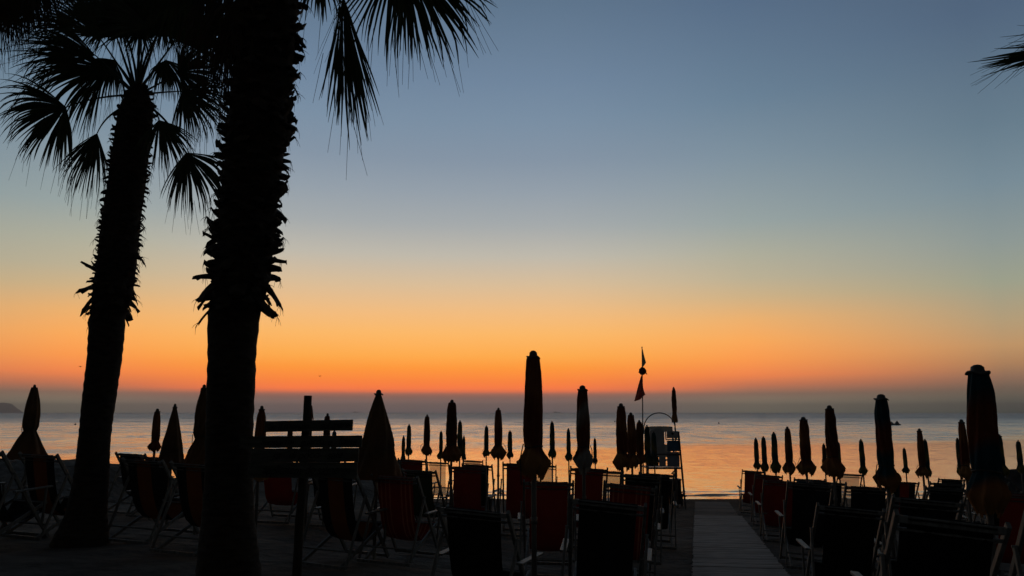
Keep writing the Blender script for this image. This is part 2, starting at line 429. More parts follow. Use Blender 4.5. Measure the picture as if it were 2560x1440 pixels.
# ------------------------------------------------------------------ sea
M_sea, t, b = newmat('sea_water')
b.inputs['Base Color'].default_value = (0.84, 0.86, 0.80, 1); b.inputs['Metallic'].default_value = 0.42
b.inputs['IOR'].default_value = 1.4; b.inputs['Roughness'].default_value = 0.06
nn = t.nodes.new; ll = t.links.new
geo = nn('ShaderNodeNewGeometry'); sp = nn('ShaderNodeSeparateXYZ'); ll(geo.outputs['Position'], sp.inputs[0])
def mth(op, a, b_, c=None, clamp=False):
    m = nn('ShaderNodeMath'); m.operation = op; m.use_clamp = clamp
    for i, v in enumerate((a, b_) if c is None else (a, b_, c)):
        if isinstance(v, (int, float)): m.inputs[i].default_value = v
        else: ll(v, m.inputs[i])
    return m.outputs[0]
def nz(scale, vec_scale, detail=4, rough=0.5, dist=0.0):
    mp = nn('ShaderNodeMapping'); mp.inputs['Scale'].default_value = vec_scale; ll(geo.outputs['Position'], mp.inputs[0])
    n = nn('ShaderNodeTexNoise'); n.inputs['Scale'].default_value = scale; n.inputs['Detail'].default_value = detail
    n.inputs['Roughness'].default_value = rough; n.inputs['Distortion'].default_value = dist
    ll(mp.outputs[0], n.inputs['Vector']); return n.outputs[0]
def smooth(a, b_, v):
    m = nn('ShaderNodeMapRange'); m.interpolation_type = 'SMOOTHSTEP'; m.inputs['From Min'].default_value = a; m.inputs['From Max'].default_value = b_
    ll(v, m.inputs['Value']); return m.outputs[0]
# where the breeze ruffles the water: beyond a wandering line some 65-100 m out
wob = mth('MULTIPLY', mth('SUBTRACT', nz(0.012, (1, 1, 1), 3), 0.5), 60.0)
yb = mth('SUBTRACT', mth('ADD', sp.outputs['Y'], wob), mth('MULTIPLY', sp.outputs['X'], 0.42))
wind = smooth(66.0, 76.0, yb)
far = smooth(90.0, 520.0, sp.outputs['Y'])
shore = smooth(36.0, 30.5, sp.outputs['Y'])
# slicks: long streaks of calmer water among the ruffled
slick = smooth(0.50, 0.62, nz(0.02, (0.12, 1.0, 1), 4))
gust = nz(0.030, (0.30, 1.0, 1), 9, 0.78)             # fractal patches of ruffled and smooth water
gust2 = nz(0.006, (0.16, 1.0, 1), 6, 0.65)
gust3 = nz(0.22, (1.0, 0.30, 1), 7, 0.7)       # cat's paws a few metres across
patch = mth('ADD', mth('ADD', mth('MULTIPLY', smooth(0.40, 0.60, gust), 0.5), mth('MULTIPLY', smooth(0.40, 0.60, gust3), 0.75)), mth('MULTIPLY', smooth(0.38, 0.60, gust2), 0.4))
rough_w = mth('MULTIPLY', wind, mth('ADD', 0.08, mth('MULTIPLY', patch, 0.88)))
rough_w = mth('MULTIPLY', rough_w, mth('SUBTRACT', 1.0, mth('MULTIPLY', slick, 0.40)))
amp = mth('ADD', mth('MULTIPLY', rough_w, mth('ADD', 0.28, mth('MULTIPLY', far, 0.50))), 0.036)
amp = mth('ADD', amp, mth('MULTIPLY', shore, 0.07))
def nvec(scale, vs_, detail, rough):
    mp = nn('ShaderNodeMapping'); mp.inputs['Scale'].default_value = vs_; ll(geo.outputs['Position'], mp.inputs[0])
    n = nn('ShaderNodeTexNoise'); n.inputs['Scale'].default_value = scale; n.inputs['Detail'].default_value = detail; n.inputs['Roughness'].default_value = rough
    ll(mp.outputs[0], n.inputs['Vector'])
    v = nn('ShaderNodeVectorMath'); v.operation = 'SUBTRACT'; v.inputs[1].default_value = (0.5, 0.5, 0.5); ll(n.outputs['Color'], v.inputs[0]); return v.outputs[0]
va = nvec(1.8, (0.5, 1.0, 1), 6, 0.7)
vb0 = nvec(0.22, (0.4, 1.0, 1), 6, 0.7)
vbs = nn('ShaderNodeVectorMath'); vbs.operation = 'SCALE'; ll(vb0, vbs.inputs[0]); ll(mth('ADD', 0.15, mth('MULTIPLY', wind, 1.1)), vbs.inputs['Scale'])
vb = vbs.outputs[0]
vs1 = nn('ShaderNodeVectorMath'); vs1.operation = 'ADD'; ll(va, vs1.inputs[0]); ll(vb, vs1.inputs[1])
vsc = nn('ShaderNodeVectorMath'); vsc.operation = 'SCALE'; ll(vs1.outputs[0], vsc.inputs[0]); ll(mth('MULTIPLY', amp, 4.0), vsc.inputs['Scale'])
vfl = nn('ShaderNodeVectorMath'); vfl.operation = 'MULTIPLY'; vfl.inputs[1].default_value = (0.6, 1.0, 0.0); ll(vsc.outputs[0], vfl.inputs[0])
vup = nn('ShaderNodeVectorMath'); vup.operation = 'ADD'; vup.inputs[1].default_value = (0, 0, 1); ll(vfl.outputs[0], vup.inputs[0])
vno = nn('ShaderNodeVectorMath'); vno.operation = 'NORMALIZE'; ll(vup.outputs[0], vno.inputs[0])
ll(vno.outputs[0], b.inputs['Normal'])
ll(mth('ADD', mth('ADD', 0.12, mth('MULTIPLY', rough_w, 0.14)), mth('MULTIPLY', far, 0.24)), b.inputs['Roughness'])
sy = [v for v in axis(20, 6900, 20, 60, 4, 1.5) if v < 6900] + [6950]; sx = [-6950] + [v for v in axis(-6900, 6900, -60, 60, 8, 1.6) if abs(v) < 6900] + [6950]
vs = [(x, y, 0.0) for y in sy for x in sx]; nx = len(sx)
fs = [(j * nx + i, j * nx + i + 1, (j + 1) * nx + i + 1, (j + 1) * nx + i) for j in range(len(sy) - 1) for i in range(nx - 1)]
me = bpy.data.meshes.new('water'); me.from_pydata(vs, [], fs); me.update()
tag(link('water', me, mat=M_sea), 'calm sea reflecting the orange dawn sky', kind='structure')

# foam line where the water meets the sand: a thin curling ridge of small breaking wavelets
M_foam = surf('foam', (0.8, 0.8, 0.78), (0.4, 0.4, 0.4), 1.5, 0.6, 0.5, (0.5, 2, 1))
for row, (y0, h, w, amp_) in enumerate(((31.4, 0.045, 0.35, 0.25), (32.7, 0.035, 0.3, 0.35))):
    mb = MB(); n = 260; rows = []
    for i in range(n):
        x = -22 + 46 * i / (n - 1)
        yc = y0 + amp_ * mnoise.noise(Vector((x * 0.25, row * 9.0, 0))) + 0.1 * mnoise.noise(Vector((x * 1.3, row * 5., 2)))
        hh = h * max(0.0, 0.5 + 1.3 * mnoise.noise(Vector((x * 0.55, row * 3.0, 5))))
        rows.append([(x, yc - w / 2, -0.02), (x, yc - w * 0.15, hh * 0.9), (x, yc + w * 0.05, hh), (x, yc + w / 2, -0.02)])
    for i in range(n - 1):
        for k in range(3):
            mb.add([rows[i][k], rows[i + 1][k], rows[i + 1][k + 1], rows[i][k + 1]], [(0, 1, 2, 3)])
    o = mb.build('foam', M_foam if row == 0 else M_sea, None, True)
    tag(o, 'thin line of foam at the water edge' if row == 0 else 'small wavelet just behind the foam line', kind='structure')

# headland far off on the left
mb = MB()
n = 60
prev = None
for i in range(n + 1):
    u = i / n
    px = -900 + u * 960
    h0 = 66.0 * (1 - sstep(28, 62, px) * 0.98)
    if 0 < px < 62: h0 = 66 - 8 * sstep(0, 30, px) - 50 * sstep(30, 46, px) * 0.62 - 50 * sstep(44, 60, px) * 0.5
    h0 = max(0.5, h0 + 5 * mnoise.noise(Vector((px * 0.03, 1, 0))))
    X = (px - 1280) / 1905 * 5000
    row = [(X * q / 5000, q, z_) for q, z_ in ((4700, -1), (4850, h0 * 0.62 + 3 * mnoise.noise(Vector((px * .05, 2, 2)))), (5000, h0), (5400, h0 * 0.8), (5700, -1))]
    if prev:
        for k in range(4): mb.add([prev[k], row[k], row[k + 1], prev[k + 1]], [(0, 1, 2, 3)])
    prev = row
o = mb.build('headland', M_head, None)
tag(o, 'hazy flat-topped headland far across the bay', kind='structure')

# ------------------------------------------------------------------ slatted walkway
def path_x(y): return 2.21 + (y - 9.7) * 0.240
pdir = Vector((0.236, 1.0)).normalized(); pn = Vector((pdir.y, -pdir.x))
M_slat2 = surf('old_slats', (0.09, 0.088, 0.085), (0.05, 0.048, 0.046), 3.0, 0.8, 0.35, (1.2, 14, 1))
def walkway(y0, y1, width, lift, seed, name, label, mt=None):
    rng = random.Random(seed); mb = MB(); y = y0; i = 0
    while y < y1:
        sw = 0.085; gap = 0.010 if i % 13 else 0.036
        c = Vector((path_x(y) , y)); lw = rng.uniform(-0.012, 0.012); dz = rng.uniform(-0.005, 0.005) + lift
        a = c + pn * lw; bb = c + pn * (width + lw) ; m_ = c + pn * (width / 2 + lw)
        za = base_z(a.x, a.y); zb = base_z(bb.x, bb.y)
        sag = 0.02 * mnoise.noise(Vector((y * 0.6, seed, 0)))
        p0 = Vector((a.x, a.y, za + dz + sag + 0.04)); p1 = Vector((bb.x, bb.y, zb + dz + sag + 0.04))
        mb.beam(p0, p1, sw, 0.022, bev=0.12)
        y += (sw + gap) * pdir.y; i += 1
    # battens under the slats
    for off in (0.12, width / 2, width - 0.12):
        pts = []
        yy = y0
        while yy <= y1:
            q = Vector((path_x(yy), yy)) + pn * off
            pts.append((q.x, q.y, base_z(q.x, q.y) + lift + 0.012)); yy += 0.8
        mb.tube(pts, 0.018, 4)
    o = mb.build(name, mt or M_slat)
    tag(o, label, kind='structure')
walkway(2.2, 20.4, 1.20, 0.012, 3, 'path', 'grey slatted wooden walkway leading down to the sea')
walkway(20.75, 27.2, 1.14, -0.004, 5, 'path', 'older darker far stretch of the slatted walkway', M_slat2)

# ------------------------------------------------------------------ closed beach umbrellas
def umbrella(px, ty, by, Y, kind, label, wpx=None, skpx=None, shape='normal', capr=0.07, twist=None, lean=0.0, seed=None):
    rng = random.Random(seed if seed is not None else int(px * 7 + ty))
    top = at(px, ty, Y); bot = at(px, by, Y)
    X = top.x; gz = base_z(X, Y)
    ppm = 1905.0 / Y
    Lc = (top.z - bot.z)
    capH = 0.055
    rb = (wpx or 0.185 * ppm) / 2 / ppm * 0.95
    rs = (skpx or 0.33 * ppm) / 2 / ppm * (1.05 if shape == 'normal' else 1.0)
    H = top.z - gz
    root = empty('beach_umbrella', (X, Y, gz), rng.uniform(0, 6.28))
    if lean: root.rotation_euler = (0, R(lean), 0); root.location.x -= H * math.sin(R(lean))
    tag(root, label, 'umbrella', 'closed beach umbrellas in rows on the sand')
    mb = MB(); pr = 0.021
    mb.tube([(0, 0, -0.3), (0, 0, H - 0.1)], pr, 12)
    for zc in (H - Lc - 0.35, ):
        mb.tube([(0, 0, max(0.3, zc)), (0, 0, max(0.3, zc) + 0.05)], pr + 0.006, 12)
    mb.build('pole', M_pole, root, True)
    # canopy, origin at its top
    near = Y < 16; n = 80 if near else 48; m = 44 if near else 24
    G = 8; tw = twist if twist is not None else rng.uniform(-1.5, 1.5)
    ph = rng.uniform(0, 6.28); ph2 = rng.uniform(0, 6.28); tie = rng.uniform(0.71, 0.775)
    def prof(tt):
        if shape == 'cone':
            return 0.3 * rb + (rs - 0.3 * rb) * (tt ** 0.92) * (1 + 0.05 * math.sin(tt * 3.1))
        if shape == 'flare':     # narrow to the tie, then wide open skirt
            if tt < 0.55: return rb * (0.38 + 0.62 * math.sin(min(1, tt / 0.45) * math.pi / 2)) 
            if tt < 0.62: return rb * (1.0 - 0.22 * (tt - 0.55) / 0.07)
            return rb * 0.78 + (rs - rb * 0.78) * ((tt - 0.62) / 0.38) ** 0.95
        if shape == 'slim':
            if tt < 0.16: return rb * (0.35 + 0.5 * math.sin(tt / 0.16 * math.pi / 2))
            if tt < 0.75: return rb * (0.85 + 0.15 * math.sin((tt - 0.16) / 0.59 * math.pi))
            return rb * 0.85 + (rs - 0.85 * rb) * math.sin((tt - 0.75) / 0.25 * math.pi * 0.62)
        if tt < 0.02: return rb * (0.50 + 10 * tt)
        if tt < 0.14: return rb * (0.70 + 0.20 * (tt - 0.02) / 0.12)
        if tt < tie:
            u = (tt - 0.14) / (tie - 0.14); return rb * (0.90 + 0.15 * math.sin(min(1, u * 1.3) * math.pi / 2) - 0.12 * max(0, (u - 0.75) / 0.25) ** 2)
        u = (tt - tie) / (1 - tie)
        r0 = rb * 0.92
        if u < 0.58: return r0 + (rs - r0) * (u / 0.58)
        return rs * (1 - 0.34 * ((u - 0.58) / 0.42) ** 1.2)
    gore = [rng.uniform(-1, 1) for _ in range(G)]; gout = [rng.uniform(0.6, 1.5) for _ in range(G)]
    z_top = -0.045
    mbc = MB(); vs = []
    for i in range(m + 1):
        tt = i / m; r0 = prof(tt)
        for k in range(n):
            a = 2 * math.pi * k / n
            aa = a + tw * tt * 2.0 + ph
            g = (aa * G / (2 * math.pi)) % G; gi = int(g); gf = g - gi
            pleat = math.cos(G * aa)
            sk = max(0, (tt - tie) / (1 - tie)) if shape != 'cone' else tt * 0.5
            fold = 0.10 * pleat + 0.045 * math.cos(3 * aa + ph2 + tt * 5) + 0.03 * math.cos(17 * a + tt * 9)
            kf = 1.0 if shape == 'normal' else 0.35
            rr = r0 * (1 + fold * (1 - 0.6 * min(1, sk * 2)))
            if sk > 0:      # the rib ends push the skirt out into points, the cloth between hangs slack
                tip = 1 - min(gf, 1 - gf) * 2
                rr *= 1 + kf * min(1, sk * 1.8) * (0.22 * tip ** 2.5 * gout[gi] - 0.15)
            rr *= 1 + 0.25 * (min(gout[gi], 1.1) - 1) * kf * sk * math.sin(gf * math.pi)
            zz = -tt * Lc
            if sk > 0:     # lower hem: each gore ends at its own height with a scalloped edge
                hem = gore[gi] * 0.035 + 0.05 * tip - 0.02 + 0.012 * math.cos(gf * 8 * math.pi)
                zz += (hem * kf * sk ** 1.5) * min(1, Lc)
            rr *= 1 + 0.05 * mnoise.noise(Vector((math.cos(a) * 1.3, math.sin(a) * 1.3, tt * 6 + px)))
            vs.append((rr * math.cos(a), rr * math.sin(a), zz + z_top * (1 - tt)))
    fs = []
    for i in range(m):
        for k in range(n):
            a_ = i * n + k; b_ = i * n + (k + 1) % n; fs.append((a_, b_, b_ + n, a_ + n))
    mbc.add(vs, fs)
    can = mbc.build('canopy', UMB[kind], root, True); can.location = (0, 0, H)
    bend = rng.uniform(-0.012, 0.012)
    # vented cap on top
    cr_ = capr * (0.85 + 0.3 * rng.random()); mbk = MB()
    mbk.lathe([(0.001, 0.0), (cr_ * 0.30, -0.004), (cr_ * 0.52, -0.018), (cr_ * 0.58, -0.046), (cr_ * 0.95, -0.054), (cr_, -0.060), (cr_ * 0.95, -0.066), (cr_ * 0.5, -0.062)], 20,
              fn=lambda i, r, z, a: (r * (1 + 0.03 * math.cos(5 * a)), z + (0.010 * math.cos(3 * a + ph) if i in (4, 5, 6) else 0), a))
    cp = mbk.build('cap', M_cap, root, True); cp.location = (0, 0, H)
    # tie strap round the neck with a loose end
    if shape in ('normal', 'flare', 'slim'):
        tt = tie if shape == 'normal' else (0.6 if shape == 'flare' else 0.74)
        rr = prof(tt) * 1.10; ms = MB(); zt = -tt * Lc + 0.005
        ring = [(rr * math.cos(a), rr * math.sin(a), zt + 0.008 * math.sin(2 * a)) for a in [2 * math.pi * k / 18 for k in range(19)]]
        ms.tube(ring, 0.007, 5)
        d = rng.uniform(0, 6.28); l2 = rng.uniform(0.06, 0.30); ro = max(rr + .02, rs * 0.98) if shape == 'normal' else rr + .02
        ms.tube([(rr * math.cos(d), rr * math.sin(d), zt), ((rr + .025) * math.cos(d), (rr + .025) * math.sin(d), zt + 0.02),
                 (ro * math.cos(d + .1), ro * math.sin(d + .1), zt - l2 * 0.3), (ro * math.cos(d + .2), ro * math.sin(d + .2), zt - l2)], 0.005, 5)
        st = ms.build('tie_strap', M_strap, can, True)
    return root

UM = [
 # px, top, bottom, Y, colour, label, canopy px, skirt px, shape, cap radius
 (2443, 911, 1283, 5.3, 'teal', 'largest closed umbrella, teal and rust, tall at the right edge of the beach', 64, 90, 'normal', .082),
 (2202, 985, 1222, 8.6, 'teal', 'closed teal and rust umbrella with pale wide cap behind the black deckchair with armrests', 36, 57, 'normal', .075),
 (2073, 1013, 1191, 11.2, 'brown', 'closed brown umbrella overlapping two small ones, right of the walkway', 27, 52, 'normal', .07),
 (2008, 1042, 1185, 13.9, 'rust', 'closed rust umbrella with one gore of its skirt stuck out to the left', 24, 45, 'normal', .07),
 (1968, 1066, 1184, 16.8, 'rust', 'closed rust umbrella, fourth from the walkway in the row slanting away from it', 17, 31, 'normal', .05),
 (1934, 1079, 1180, 19.4, 'green', 'closed dark green umbrella, third from the walkway in the row slanting away from it', 14, 25, 'normal', .045),
 (1908, 1090, 1179, 22.0, 'green', 'closed green umbrella, second from the walkway in the row slanting away from it', 12, 19, 'normal', .045),
 (1889, 1094, 1173, 24.7, 'green', 'small closed green umbrella standing nearest the walkway on its right side', 11, 18, 'normal', .05),
 (2403, 1048, 1199, 13.1, 'rust', 'closed rust umbrella half hidden left of the largest umbrella', 19, 30, 'normal', .05),
 (2298, 1071, 1194, 15.8, 'rust', 'closed rust umbrella with a thinner green one peeping out on its right', 15, 29, 'normal', .05),
 (2312, 1097, 1191, 21.0, 'green', 'thin green umbrella peeping out from behind a rust one', 12, 18, 'normal', .04),
 (2393, 1094, 1186, 21.4, 'green', 'thin dark umbrella hidden behind a rust one beside the largest umbrella', 10, 16, 'normal', .04),
 (2260, 1118, 1182, 27.2, 'green', 'tiny closed green umbrella alone between two larger ones by the shore', 9, 17, 'normal', .03),
 (2152, 1097, 1186, 22.0, 'green', 'closed green umbrella with a strap dangling, standing behind a pale see-through deckchair', 12, 21, 'normal', .04),
 (2059, 1108, 1179, 25.6, 'brown', 'small umbrella peeping out left of the brown umbrella', 10, 17, 'normal', .04),
 (2093, 1101, 1178, 24.0, 'green', 'small umbrella peeping out right of the brown umbrella', 12, 17, 'normal', .04),
 (2497, 1085, 1190, 18.8, 'green', 'leaning closed umbrella in yellow-green just right of the largest umbrella', 14, 29, 'normal', .055),
 (2545, 1100, 1183, 24.0, 'green', 'leaning small closed umbrella at the right edge above the rocks', 12, 19, 'normal', .04),
 (1333, 876, 1196, 6.2, 'rust', 'tall closed rust umbrella in the middle, its top high in the orange sky', 45, 78, 'normal', .062),
 (1456, 963, 1176, 9.3, 'white', 'closed umbrella with a greyish white skirt, right of the tall rust one', 31, 45, 'normal', .062),
 (1552, 1008, 1172, 12.0, 'rust', 'closed rust umbrella with pale cap, left end of the cluster before the lifeguard stand', 26, 42, 'normal', .065),
 (1577, 1031, 1168, 14.4, 'rust', 'second umbrella from the left in the cluster before the lifeguard stand', 21, 36, 'normal', .06),
 (1598, 1050, 1160, 17.0, 'brown', 'brown umbrella overlapping the flag pole before the lifeguard stand', 19, 26, 'normal', .05),
 (1617, 1062, 1157, 20.0, 'green', 'dark green umbrella in front of the left post of the lifeguard stand', 14, 25, 'normal', .045),
 (1634, 1078, 1160, 23.0, 'green', 'dark green umbrella before the grey panel of the lifeguard stand', 12, 22, 'normal', .04),
 (1684, 967, 1056, 24.6, 'brown', 'slim brown umbrella raised high beside the right post of the lifeguard stand', 12, 15, 'slim', .04),
 (1130, 999, 1156, 12.6, 'brown', 'closed brown umbrella with ragged wide skirt, biggest left of the tall rust one', 26, 48, 'normal', .058),
 (1246, 1019, 1147, 15.4, 'rust', 'closed rust umbrella with a spread skirt between two green ones', 19, 38, 'normal', .05),
 (1068, 1036, 1139, 18.6, 'brown', 'closed brown umbrella standing alone over a pale deckchair, left of the ragged brown one', 15, 28, 'normal', .04),
 (1150, 1050, 1140, 22.0, 'green', 'green umbrella partly behind the right side of the ragged brown one', 12, 20, 'normal', .04),
 (1160, 1088, 1149, 27.5, 'green', 'tiny slim umbrella tucked against a green one right of the ragged brown one', 8, 11, 'slim', .03),
 (1216, 1063, 1142, 24.6, 'green', 'small green umbrella left of the rust one with a spread skirt', 11, 19, 'normal', .04),
 (1275, 1075, 1145, 27.0, 'green', 'small green umbrella with a bulge on its left, right of the spread rust one', 11, 17, 'normal', .03),
 (1380, 1052, 1144, 21.4, 'green', 'green umbrella just right of the tall rust one, strap end hanging', 12, 20, 'normal', .04),
 (1421, 1070, 1152, 24.2, 'green', 'small green umbrella between a green one and the one with the white skirt', 10, 18, 'normal', .035),
 (1487, 1094, 1160, 27.5, 'green', 'tiny dark umbrella just right of the one with the white skirt', 8, 12, 'normal', .03),
 (1103, 1076, 1146, 26.6, 'green', 'small green umbrella left of the ragged brown one, over a pale deckchair', 9, 20, 'normal', .03),
 (1023, 1060, 1137, 24.6, 'green', 'green umbrella with crooked skirt left of the brown one standing alone', 11, 18, 'normal', .04),
 (1009, 1088, 1152, 27.6, 'green', 'tiny slim umbrella, leftmost of the small ones right of the big cone', 9, 12, 'slim', .03),
 (947, 974, 1196, 9.6, 'dull', 'big loose cone-shaped umbrella right of the wooden sign', 34, 118, 'cone', .055),
 (655, 1014, 1200, 10.8, 'rust', 'umbrella behind the left end of the wooden sign', 26, 46, 'slim', .045),
 (819, 1033, 1190, 12.6, 'brown', 'umbrella whose top shows above the right half of the sign boards', 17, 34, 'normal', .04),
 (776, 1012, 1180, 12.0, 'brown', 'umbrella hidden close behind the post of the wooden sign', 13, 40, 'normal', .02),
 (727, 1051, 1160, 19.0, 'brown', 'umbrella whose tip just clears the top sign board', 13, 26, 'normal', .035),
 (836, 1074, 1150, 21.0, 'green', 'small umbrella behind the right half of the sign boards', 12, 20, 'normal', .03),
 (87, 961, 1146, 11.6, 'dull', 'umbrella with wide open skirt at the left edge, left of the smaller palm', 35, 92, 'flare', .035),
 (438, 1009, 1168, 11.4, 'dull', 'cone-shaped umbrella between the two palm trunks', 22, 62, 'cone', .035),
 (394, 1021, 1128, 12.6, 'rust', 'thin red umbrella with a short skirt, right of the smaller palm trunk', 18, 30, 'normal', .05),
 (511, 961, 1178, 10.6, 'dull', 'umbrella with flared skirt touching the left side of the big palm trunk', 36, 84, 'flare', .05),
]
for u in UM:
    umbrella(u[0], u[1], u[2], u[3], u[4], u[5], u[6], u[7], u[8], u[9], lean=(0.9 if u[0] == 2443 else 0.0))

# ------------------------------------------------------------------ deckchairs
BARH = 1.05
def _chair_meshes():
    d = {}
    # back frame: two long rails crossing down to the front foot bar
    mb = MB()
    for s in (-1, 1):
        mb.beam((s * .295, -.425, 1.085), (s * .295, .50, .03), 0.026, 0.046, up=(0, 1, 0.8))
    mb.beam((-.282, -.415, 1.05), (.282, -.415, 1.05), 0.030, 0.042, up=(0, 0, 1))
    mb.tube([(-.282, -.372, .995), (.282, -.372, .995)], 0.011, 8)
    mb.beam((-.30, .485, .045), (.30, .485, .045), 0.026, 0.036)
    d['back_frame'] = mb.mesh('back_frame', M_wood)
    mb = MB()
    for s in (-1, 1):
        mb.beam((s * .258, .43, .455), (s * .258, -.52, .03), 0.024, 0.042, up=(0, -.4, 1))
    mb.tube([(-.262, .42, .44), (.262, .42, .44)], 0.015, 8)
    mb.beam((-.335, -.52, .035), (.335, -.52, .035), 0.030, 0.034)
    d['seat_frame'] = mb.mesh('seat_frame', M_wood)
    mb = MB()
    for s in (-1, 1):
        mb.beam((s * .325, -.215, .83), (s * .325, -.50, .06), 0.022, 0.036, up=(0, 1, .3))
        mb.tube([(s * .285, -.215, .83), (s * .342, -.215, .83)], 0.008, 8)
    mb.tube([(-.325, -.445, .20), (.325, -.445, .20)], 0.012, 8)
    d['prop_frame'] = mb.mesh('prop_frame', M_wood)
    for s, nm in ((-1, 'l'), (1, 'r')):
        mb = MB()
        mb.beam((s * .345, -.19, .62), (s * .365, .36, .655), 0.055, 0.020)
        mb.beam((s * .335, .31, .64), (s * .300, .36, .22), 0.022, 0.032, up=(0, 1, 0))
        mb.tube([(s * .29, -.05, .612), (s * .35, -.05, .612)], 0.009, 8)
        d['armrest' + nm] = mb.mesh('armrest', M_wood)
    # canvas sling
    pts = [(-.438, 1.05), (-.415, 1.078), (-.392, 1.05), (-.368, .94), (-.325, .80), (-.270, .64), (-.20, .49), (-.11, .365), (0.0, .285), (.12, .255), (.24, .275), (.34, .345), (.405, .435), (.425, .462), (.44, .440)]
    n = 13
    for v in range(3):
        vs = []
        for i, (y, z) in enumerate(pts):
            for k in range(n):
                u = k / (n - 1) * 2 - 1
                tt = i / (len(pts) - 1); sag = 0.022 * (1 - u * u) * math.sin(math.pi * min(1, max(0, (tt - .15) / .8)))
                wr = 0.007 * mnoise.noise(Vector((u * 3 + v * 7, tt * 5, v)))
                w = .235 - 0.012 * math.sin(math.pi * tt)
                nyy, nzz = (-0.55, -0.8)
                vs.append((u * w, y + (sag + wr) * nyy, z + (sag + wr) * nzz))
        fs = [(i * n + k, i * n + k + 1, (i + 1) * n + k + 1, (i + 1) * n + k) for i in range(len(pts) - 1) for k in range(n - 1)]
        mb = MB(); mb.add(vs, fs); d['canvas%d' % v] = mb.mesh('canvas', None, True)
    return d
CM = _chair_meshes()
CV = {}
cnt = [0]
ROLL = {1519: 5.0, 1176: 3.0, 2383: 5.5, 2322: 4.0, 2130: 4.2, 1574: 5.0, 1600: 4.0, 1371: 1.0, 2026: 3.5, 1922: 4.0, 1883: 3.5}
def deckchair(cx, py, Y, yaw, var, label):
    phi = R(yaw)
    p = at(cx, py, Y)                     # middle of the top bar
    fwd = Vector((math.sin(phi), math.cos(phi), 0))
    rl = R(ROLL.get(cx, 2.2)); sh = math.sin(rl) * BARH      # a chair leaning sideways has its feet off to the left of its top
    bx, by_ = p.x + fwd.x * 0.415 - fwd.y * sh, p.y + fwd.y * 0.415 + fwd.x * sh
    # stand on the sand: tilt to the slope underneath
    gz = base_z(bx, by_)
    gf = base_z(bx + fwd.x * .5, by_ + fwd.y * .5); gb = base_z(bx - fwd.x * .5, by_ - fwd.y * .5)
    slope = math.atan2(gf - gb, 1.0)
    s = (p.z - gz - 0.415 * math.sin(-slope)) / BARH
    s = min(1.16, max(0.86, s))
    root = empty('deckchair', (bx, by_, gz))
    root.rotation_euler = (slope, R(ROLL.get(cx, 2.2)), -phi)     # the sand is lower on their right side
    root.scale = (1, 1, s)
    tag(root, label, 'deckchair', 'wooden deckchairs facing the sea in rows')
    link('back_frame', CM['back_frame'], root); link('seat_frame', CM['seat_frame'], root); link('prop_frame', CM['prop_frame'], root)
    link('armrest', CM['armrestl'], root); link('armrest', CM['armrestr'], root)
    k = (var, cnt[0] % 3); cnt[0] += 1
    if k not in CV:
        me = CM['canvas%d' % k[1]].copy(); me.name = 'canvas'; me.materials.append(CANVAS[var]); CV[k] = me
    link('canvas', CV[k], root)
    return root
